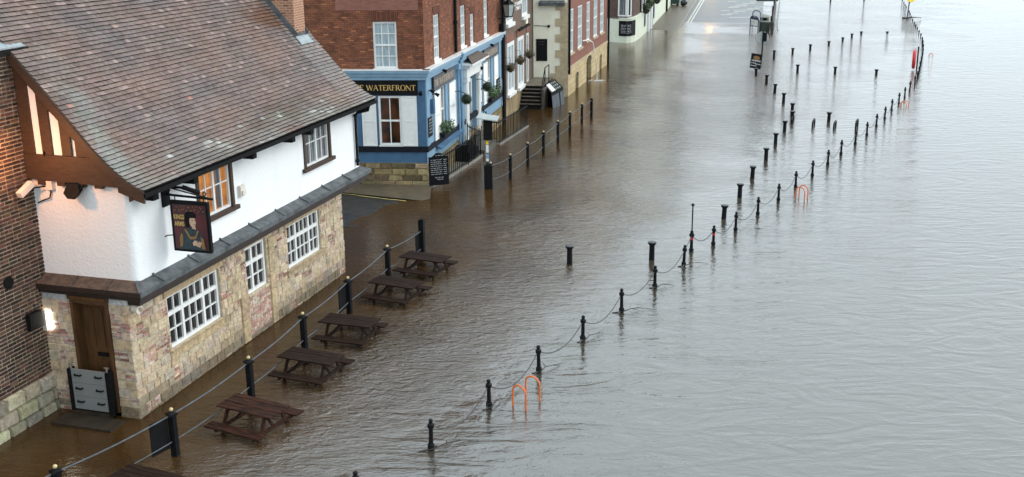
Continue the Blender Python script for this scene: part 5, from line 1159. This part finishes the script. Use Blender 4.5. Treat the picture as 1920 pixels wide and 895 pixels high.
# riverside chain bollards
def river_proto():
    t = thing('chain_bollard', (0, 0, 0), '', 'bollard', 'ball topped bollards along the river chain'); o = MB()
    o.lathe([(.054, -1.2), (.054, -.69), (.072, -.68), (.076, -.63), (.072, -.58), (.050, -.57), (.044, -.22), (.062, -.21), (.073, -.18), (.073, -.12), (.052, -.105), (.04, -.09), (.027, -.07)], (0, 0, 0), 12); o.bar((-.1, 0, -.15), (.1, 0, -.15), .03, .03); o.bar((-.1, 0, -.63), (.1, 0, -.63), .03, .03); p = o.build('post', M['black'], t)
    o = MB(); o.ball((0, 0, -.045), .050, 12); o.build('finial', M['black'], p); return t
RT = [(666, 884), (807.6, 786), (916, 711.5), (1009.3, 648), (1093.7, 592), (1165.8, 541.5), (1228.9, 498.5), (1284.7, 459.5), (1339.2, 423), (1381, 397.5), (1422.6, 369.5), (1461.3, 344.5), (1493.3, 321), (1524.9, 301), (1554.2, 281), (1578.9, 262.5), (1605.8, 244.5), (1626.9, 229), (1645, 213.5), (1661, 200), (1673.6, 186), (1686.9, 174), (1697.8, 163.5), (1707.7, 152), (1716.2, 142.3),
      (1721.4, 133.3), (1724.4, 123.4), (1726.2, 114.5), (1728.3, 105.5), (1730.1, 97.5), (1731.2, 89.4), (1731.6, 82.3), (1730.8, 75.1), (1729.8, 69.4), (1727.1, 62.1), (1723.5, 56.3), (1720.3, 50.6), (1717.2, 45.6), (1714.6, 40.3), (1711.3, 34.9), (1708.7, 29.5), (1706.9, 24.2), (1705.1, 19.7), (1699.4, 11.1), (1697.2, 7.2), (1695, 3), (1692, -1.5)]
def ztop(y): 
    for (a, b), (c, d) in zip(((0, .72), (45, .70), (71, .58), (88, .43), (108, .27)), ((45, .70), (71, .58), (88, .43), (108, .27), (160, .2))):
        if a <= y <= c: return b + (d - b) * (y - a) / (c - a)
    return .2
rp_pos = []
for (x, y) in RT:
    z_ = .7
    for _ in range(4): g = G(x, y, z_); z_ = ztop(g.y)
    rp_pos.append(Vector((g.x, g.y, z_)))
def short(i):
    if i <= 2: return 'the %s bollard before the nearest orange hoops' % ORD[i - 1]
    if i <= 7: return 'the %s bollard past the nearest orange hoops' % ORD[i - 3]
    if i == 8: return 'the red banded bollard'
    if i <= 12: return 'the %s bollard past the red banded one' % ORD[i - 9]
    return 'the %s bollard past the middle orange hoops' % ORD[i - 13]
def rlabel(i):
    if i == 0: return 'river bollard of which only the ball top shows at the bottom edge'
    if i <= 2: return 'river bollard before the nearest orange hoops, %s above the bottom edge ball' % ORD[i - 1]
    if i <= 7: return 'river bollard, %s beyond the nearest pair of orange hoops' % ORD[i - 3]
    if i == 8: return 'ball topped river bollard with a red band below its collar'
    if i <= 12: return 'ball topped river bollard, %s beyond the red banded one along the chain' % ORD[i - 9]
    if i <= 20: return 'ball topped river bollard, %s beyond the middle pair of orange hoops' % ORD[i - 13]
    if i <= 24: return 'small far river bollard, %s beyond the far pale orange hoops' % ORD[i - 21]
    if i <= 35: return 'tiny river bollard, %s on the curving row past the red lifebuoy' % ORD[i - 25]
    return 'tiny drowned bollard, %s on the far line leading past the yellow sign' % ORD[i - 36]
proto = river_proto(); rb = []
for i, p in enumerate(rp_pos):
    rz = rnd.uniform(-.3, .3)
    if i == 0: proto.location = p; proto['label'] = rlabel(0); rb.append(proto)
    else: rb.append(dup(proto, p, .95 + rz * .1, rlabel(i))); rb[-1].rotation_euler.x = rnd.gauss(0, .014); rb[-1].rotation_euler.y = rnd.gauss(0, .014)
o = MB(); o.lathe([(.046, -.34), (.051, -.34), (.051, -.27), (.046, -.27)], rp_pos[8], 12); o.build('red_band', M['red'], rb[8])
# the odd tall post
g = G(1296, 471.4); t = thing('chain_bollard', g, 'river bollard with a tall thin mast on top beside the chain', 'bollard'); o = MB()
o.lathe([(.062, -.5), (.062, .02), (.085, .03), (.085, .08), (.055, .1), (.05, .5), (.085, .53), (.085, .6), (.05, .63), (.06, .68), (.03, .72), (.022, .74), (.022, 1.56), (.05, 1.57), (.055, 1.62), (.0, 1.66)], g, 10); po = o.build('post', M['black'], t)
o = MB(); o.lathe([(.053, .40), (.057, .40), (.057, .48), (.053, .48)], g, 10); o.build('red_band', M['red'], t)
# chains
ch_pts = list(enumerate(zip(rp_pos, rp_pos[1:])))
def chain(a, b, za, sag, label, base=0):
    o = MB(); n = max(14, int((b - a).length / .055)); n = min(n, 60); pts = []; rr = []
    for k in range(n + 1):
        f_ = k / n; p = a.lerp(b, f_); p.z = a.z + (b.z - a.z) * f_ + za - sag * 4 * f_ * (1 - f_); pts.append(p); rr.append(.015 if k % 2 else .010)
    o.tube(pts, rr, 6); return tag(o.build('chain', M['chain'], loc=pts[0]), label, 'chain', 'chains slung between the river bollards')
for i, (a, b) in ch_pts:
    if i < 1 or i > 20: continue
    if i == 7:
        m_ = Vector((g.x, g.y, .7)); chain(a, m_, -.15, .02, 'short level chain between a river bollard and the masted bollard'); chain(m_, b, -.15, .28, 'chain from the masted bollard down to the red banded bollard'); continue
    sag = .42 if i in (1, 2) else .34 + rnd.uniform(-.04, .05)
    chain(a, b, -.15, sag, 'sagging chain hung beyond ' + short(i))
# flared bollards
def flared_proto():
    t = thing('flared_bollard', (0, 0, 0), '', 'bollard', 'flat topped iron bollards in the flooded road'); o = MB()
    o.lathe([(.10, -1.1), (.085, -.16), (.092, -.13), (.135, -.07), (.14, -.03)], (0, 0, 0), 14); p = o.build('shaft', M['black'], t); o = MB(); o.lathe([(.14, -.03), (.135, -.012), (.055, 0), (0, .002)], (0, 0, 0), 14); o.build('cap', pm('worn_bollard_cap', (.02, .022, .025), (.05, .054, .058), 14, .4), p); return t
FL = [((1068, 460), 495), ((1222, 453), 487), ((1358, 384), 410), ((1387, 344), 370), ((1411, 311), 335), ((1436, 277), 300), ((1454, 249), 270), ((1471, 226), 246), ((1485, 208), 230), ((1485, 193), 215), ((1469, 174), 194), ((1453, 157), 175), ((1437, 140), 158), ((1417, 128), 142),
      ((1451, 94), 111), ((1486, 90), 102), ((1519, 83), 95), ((1554, 77), 86), ((1580, 70), 78), ((1597, 63), 71), ((1614.7, 59), 65), ((1663.6, 59), 62), ((1495, 121), 137), ((1565.5, 125), 138), ((1643, 130), 140), ((1554, 210), 227), ((1557, -2), 5), ((1620, -3), 2)]
def flabel(i):
    if i == 0: return 'flat topped bollard standing alone in open water right of the picnic tables'
    if i <= 5: return 'flat topped bollard, %s of the line running up from the tall masted bollard' % ORD[i - 1]
    if i <= 13: return 'flat topped bollard, %s of the upper line leading towards the black pub board' % ORD[i - 6]
    if i <= 20: return 'flat topped bollard, %s of the far arc right of the round sign pole' % ORD[i - 14]
    if i == 21: return 'flat topped bollard almost drowned between the far arc and the lifebuoy'
    if i <= 24: return 'flat topped bollard, %s from the pole in the row of three towards the lifebuoy' % ORD[i - 22]
    if i == 25: return 'flat topped bollard beside the drowned cycle stands'
    return ['bollard tip at the top edge nearer the road', 'bollard tip at the top edge nearer the yellow sign'][i - 26]
fp = flared_proto()
for i, (tp, by) in enumerate(FL):
    b0 = G(tp[0], by); dv = (G(tp[0], tp[1]) - b0).length; h_ = CAM_H * (1 - b0.y / max(b0.y + .01, G(tp[0], tp[1]).y)); p = Vector((b0.x, b0.y, max(.1, h_)))
    if i == 0: fp.location = p; fp['label'] = flabel(0)
    else: q = dup(fp, p, rnd.uniform(0, 6), flabel(i)); q.rotation_euler.x = rnd.gauss(0, .018); q.rotation_euler.y = rnd.gauss(0, .018)
# drowned cycle stands
for i, ((xa, ya), (xb, yb)) in enumerate((((1523, 240), (1527, 233)), ((1563, 243), (1567, 236)), ((1604, 243), (1608, 236)), ((1484, 233), (1488, 226)))):
    a, b = G(xa, ya), G(xb, yb); o = MB(); h_ = (.30, .28, .36, .3)[i]
    o.tube([a - Z * .4, a + Z * (h_ - .05), a.lerp(b, .2) + Z * (h_ + .02), b.lerp(a, .2) + Z * (h_ + .02), b + Z * (h_ - .05), b - Z * .4], .045, 7)
    tag(o.build('cycle_stand', M['black'], loc=a), ['drowned black cycle stand left of the lone bollard by the chain', 'drowned black cycle stand right of the lone bollard by the chain', 'drowned black cycle stand touching the river chain', 'drowned black cycle stand against the double bollard of the upper line'][i], 'cycle stand', 'cycle stands drowned in the flood')
# river ladders
def hoop(o, a, b, h_, r_): 
    q = [a - Z * .4, a + Z * (h_ - .17)] + [a.lerp(b, .5) + (a - b) * .5 * math.cos(k * math.pi / 8) + Z * (h_ - .17 + .17 * math.sin(k * math.pi / 8)) for k in range(1, 8)] + [b + Z * (h_ - .17), b - Z * .4]; o.tube(q, r_, 8)
for i, (legs, h_, lab) in enumerate((([((962, 761), (986, 770.5)), ((985.8, 743.5), (1012, 752))], .56, 'nearest pair of bright orange ladder hoops standing in the river'), ([((1491.5, 372), (1508, 377)), ((1498, 369), (1514, 373))], .5, 'middle pair of orange ladder hoops touching the chained bollards'),
                                  ([((1688, 200), (1699, 202)), ((1690, 198), (1703, 200))], .30, 'small pale orange ladder hoops nearly drowned at the bend of the chain'), ([((1741, 104), (1749, 104.6)), ((1742, 102.6), (1750, 103.4))], .12, 'tips of orange ladder hoops outside the curving row of bollards'))):
    t = thing('river_ladder', G(*legs[0][0]), lab, 'ladder', 'orange ladder hoops along the quay')
    for a, b in legs: o = MB(); hoop(o, G(*a), G(*b), h_, .022 if i < 3 else .016); o.build('handrail', M['orange'], t)
# lifebuoy
c_ = G(1712, 131); t = thing('lifebuoy', c_, 'red lifebuoy housing on a dark pole inside the curving row of bollards', 'lifebuoy')
o = MB(); n = 20; rr_ = .55; cz = c_ + Z * .72; FL_ = Fr((c_.x, c_.y), 70)
ring_ = [cz + FL_.d * math.cos(2 * math.pi * k / n) * rr_ + Z * math.sin(2 * math.pi * k / n) * rr_ for k in range(n + 1)]; o.tube(ring_, .12, 8, cap=False); o.build('ring', M['red'], t)
o = MB(); o.prism([cz + FL_.d * math.cos(2 * math.pi * k / n) * .6 + Z * math.sin(2 * math.pi * k / n) * .6 + FL_.n * -.1 for k in range(n)], FL_.n * .05); o.build('back_plate', M['red'], t)
o = MB(); q = c_ + Vector((.28, .1, 0)); o.tube([q - Z * .5, q + Z * 1.5], .05, 7); o.ball(q + Z * 1.52, .07, 8); o.build('pole', M['black'], t)
# yellow round sign with driftwood
c_ = G(1700, 36); t = thing('round_sign', c_, 'yellow round sign on a dark pole far out in the river', 'sign')
o = MB(); o.tube([c_ - Z * .5, c_ + Vector((.12, 0, 1.75))], .06, 7); o.build('pole', M['navy'], t)
o = MB(); q = c_ + Vector((.2, -.08, 2.05)); o.tube([q, q + Vector((0, -.05, .02))], .42, 20); dk = o.build('disc', M['signyellow'], t)
o = MB(); F = Fr((q.x - .25, q.y - .056), 0); scribble(o, F, .05, .5, q.z - .02, .13, .01); o.build('writing', M['signblk'], dk)
def twig(pts, r0, name, label, grp='driftwood caught along the chain'):
    o = MB(); o.tube(pts, [r0 * (1 - .8 * k / (len(pts) - 1)) for k in range(len(pts))], 5)
    for k in range(2, len(pts) - 1): o.tube([pts[k], pts[k] + Vector((rnd.uniform(-.3, .3), rnd.uniform(-.3, .3), rnd.uniform(.02, .08)))], [r0 * .5, r0 * .15], 4)
    return tag(o.build(name, M['bark'], loc=pts[0]), label, 'branch', grp)
twig([G(1692, 34, .03), G(1700, 34, .06), G(1710, 33, .1), G(1716, 32.8, .08), G(1728, 33.5, .04)], .1, 'branch', 'long dark branch caught on the yellow sign pole')
# pole with round sign seen from behind, black pub board
c_ = G(1427.5, 112); t = thing('round_sign', c_, 'grey back of a round road sign on a black pole by the black pub board', 'sign')
o = MB(); o.tube([c_ - Z * .5, c_ + Vector((.05, 0, 2.15))], .055, 8); o.build('pole', M['black'], t)
o = MB(); q = c_ + Vector((.03, .1, 1.62)); o.tube([q, q + Vector((0, .03, 0))], .46, 22); o.build('disc', M['greyback'], t)
o = MB(); o.box(Fr((c_.x, c_.y), 0), .02, .3, 1.35, 2.0, -.06, .08); o.build('cabinet', M['blackdull'], t)
t = thing('pub_board', G(1416, 132), 'tilted black advertising board with a gold crest above the water', 'sign board')
a, b, dn = G(1405.5, 127, .16), G(1426, 130.5, .16), Vector((.12, .1, 1.0)); o = MB(); o.prism([a, b, b + dn, a + dn], Vector((.04, .35, 0)) * .25); bo = o.build('board', M['signblk'], t)
d_ = (b - a).normalized(); PB = lambda x, y, e: a.lerp(b, x) + dn * y + Vector((0, -1, .1)) * e
o = MB()
for y, x0, x1, hh in ((.48, .1, .92, .1), (.33, .06, .5, .06), (.28, .45, .95, .06), (.15, .05, .6, .06)): 
    x = x0
    while x < x1: w_ = rnd.uniform(.08, .16); o.poly([PB(x, y, .01), PB(min(x + w_, x1), y, .01), PB(min(x + w_, x1), y + hh, .01), PB(x, y + hh, .01)]); x += w_ + .03
o.build('writing', M['chalk'], bo); o = MB(); o.prism([PB(.5 + .3 * math.cos(k * math.pi / 8), .72 + .14 * math.sin(k * math.pi / 8), .01) for k in range(16)], Vector((0, -.004, 0))); o.poly([PB(.46, .68, .016), PB(.54, .68, .016), PB(.52, .88, .016), PB(.48, .88, .016)]); o.build('crest', M['ochre'], bo)
# twigs round the near bollards
for i, k in enumerate((1, 2, 3, 4, 5, 6, 7)):
    p = Vector((rp_pos[k].x, rp_pos[k].y, .0)); a = rnd.uniform(.2, .9); d = Vector((math.cos(a), math.sin(a), 0)); s_ = rnd.uniform(.5, .9)
    pts = [p - d * .35 * s_ + Z * .0, p + Vector((.06, -.06, .05)), p + d * .4 * s_ + Z * .09, p + d * .8 * s_ + Vector((rnd.uniform(-.1, .1), .05, .06)), p + d * 1.25 * s_ + Z * .01]
    twig(pts, .02, 'branch', 'thin dark branch caught on ' + short(k))
# floating waterlogged chain loops near the surface
for i, k in enumerate((1, 2, 3, 4, 5, 6)):
    a, b = rp_pos[k].copy(), rp_pos[k + 1].copy(); a.z = b.z = .09
    o = MB(); n = 9; d = b - a
    o.tube([a + d * (q / 20) - Z * (.30 * 4 * (q / 20) * (1 - q / 20)) for q in range(21)], .016, 5)
    tag(o.build('chain', M['chain'], loc=a), 'lower chain slipping under water beyond ' + short(k), 'chain', 'chains slung between the river bollards')

# ================================================================== picnic tables
def table_proto(mt, label):
    t = thing('picnic_table', (0, 0, 0), label, 'picnic table', 'picnic tables standing in the flood'); TL, TWd, ZT, ZS = 1.52, .72, .50, .19
    o = MB()
    for k in range(5):
        y = -TWd / 2 + k * TWd / 5; F = LF; o.box(F, -TL / 2 + rnd.uniform(-.008, .008), TL / 2 + rnd.uniform(-.008, .008), ZT - .035, ZT + rnd.uniform(-.003, .003), -(y + TWd / 5 - .012), -(y + .0))
    o.build('tabletop', mt, t)
    for s_ in (-1, 1):
        o = MB()
        for k in range(2): y = s_ * (.66 + (k - .5) * .145); o.box(LF, -TL / 2, TL / 2, ZS - .035, ZS, -(y + .066), -(y - .066))
        o.build('seat', mt, t)
    for x in (-.52, .52):
        for s_ in (-1, 1): o = MB(); o.bar((x, s_ * .24, ZT - .04), (x, s_ * .62, -.3), .04, .09); o.build('leg', mt, t)
        o = MB(); o.bar((x + .042, -.76, ZS - .075), (x + .042, .76, ZS - .075), .04, .08); o.bar((x + .042, -.34, ZT - .07), (x + .042, .34, ZT - .07), .04, .07); o.bar((x, 0, ZS - .08), (x * .35, 0, ZT - .05), .07, .035); o.build('crossbeam', mt, t)
    return t
TB = [((408.3, 760.5), (506.3, 788.2), (542.3, 759.9)), ((522.8, 669.2), (614.3, 687.1), (643.9, 664)), ((599, 603.2), (689.5, 615.9), (712.3, 596.8)), ((692.7, 528.7), (773.2, 542.9), (793.6, 527.9)), ((749.3, 481.8), (831.1, 494.7), (845, 479.7))]
TLB = ['reddish picnic table nearest the bottom with a broad bare front plank', 'second picnic table up from the reddish one', 'middle picnic table in front of the fence panel', 'fourth picnic table counting up from the reddish one', 'farthest picnic table beside the tall end post of the fence']
plain = None
for i, q in enumerate(TB):
    a, b, c_ = [G(*x, .5) for x in q]; ctr = (a + c_) / 2; ang = math.atan2(b.y - a.y, b.x - a.x) + R(3); loc = Vector((ctr.x, ctr.y, 0))
    if i == 0: t = table_proto(M['woodred'], TLB[0]); t.location = loc; t.rotation_euler.z = ang
    elif plain is None: plain = table_proto(M['wood'], TLB[i]); plain.location = loc; plain.rotation_euler.z = ang
    else: dup(plain, loc, ang, TLB[i])
a = G(225, 868, .5); dup(plain, (a.x + .75, a.y - .65, 0), R(-26), 'picnic table cut off by the bottom edge of the photo')

# street lamp farther up the road (its glow lies on the water)
c_ = RA.p(41, 0, .6); t = thing('street_lamp', c_, 'lit warm street lamp farther up the road beyond the flood', 'street lamp')
o = MB(); o.lathe([(.09, 0), (.06, 4.2)], c_, 8); o.build('pole', M['black'], t); o = MB(); o.lathe([(.05, 4.2), (.3, 4.3), (.36, 4.85), (.1, 5.0), (0, 5.1)], c_, 10); o.build('lantern', emit_mat('street_lantern', (1, .45, .09), (1, .5, .13), 15), t)
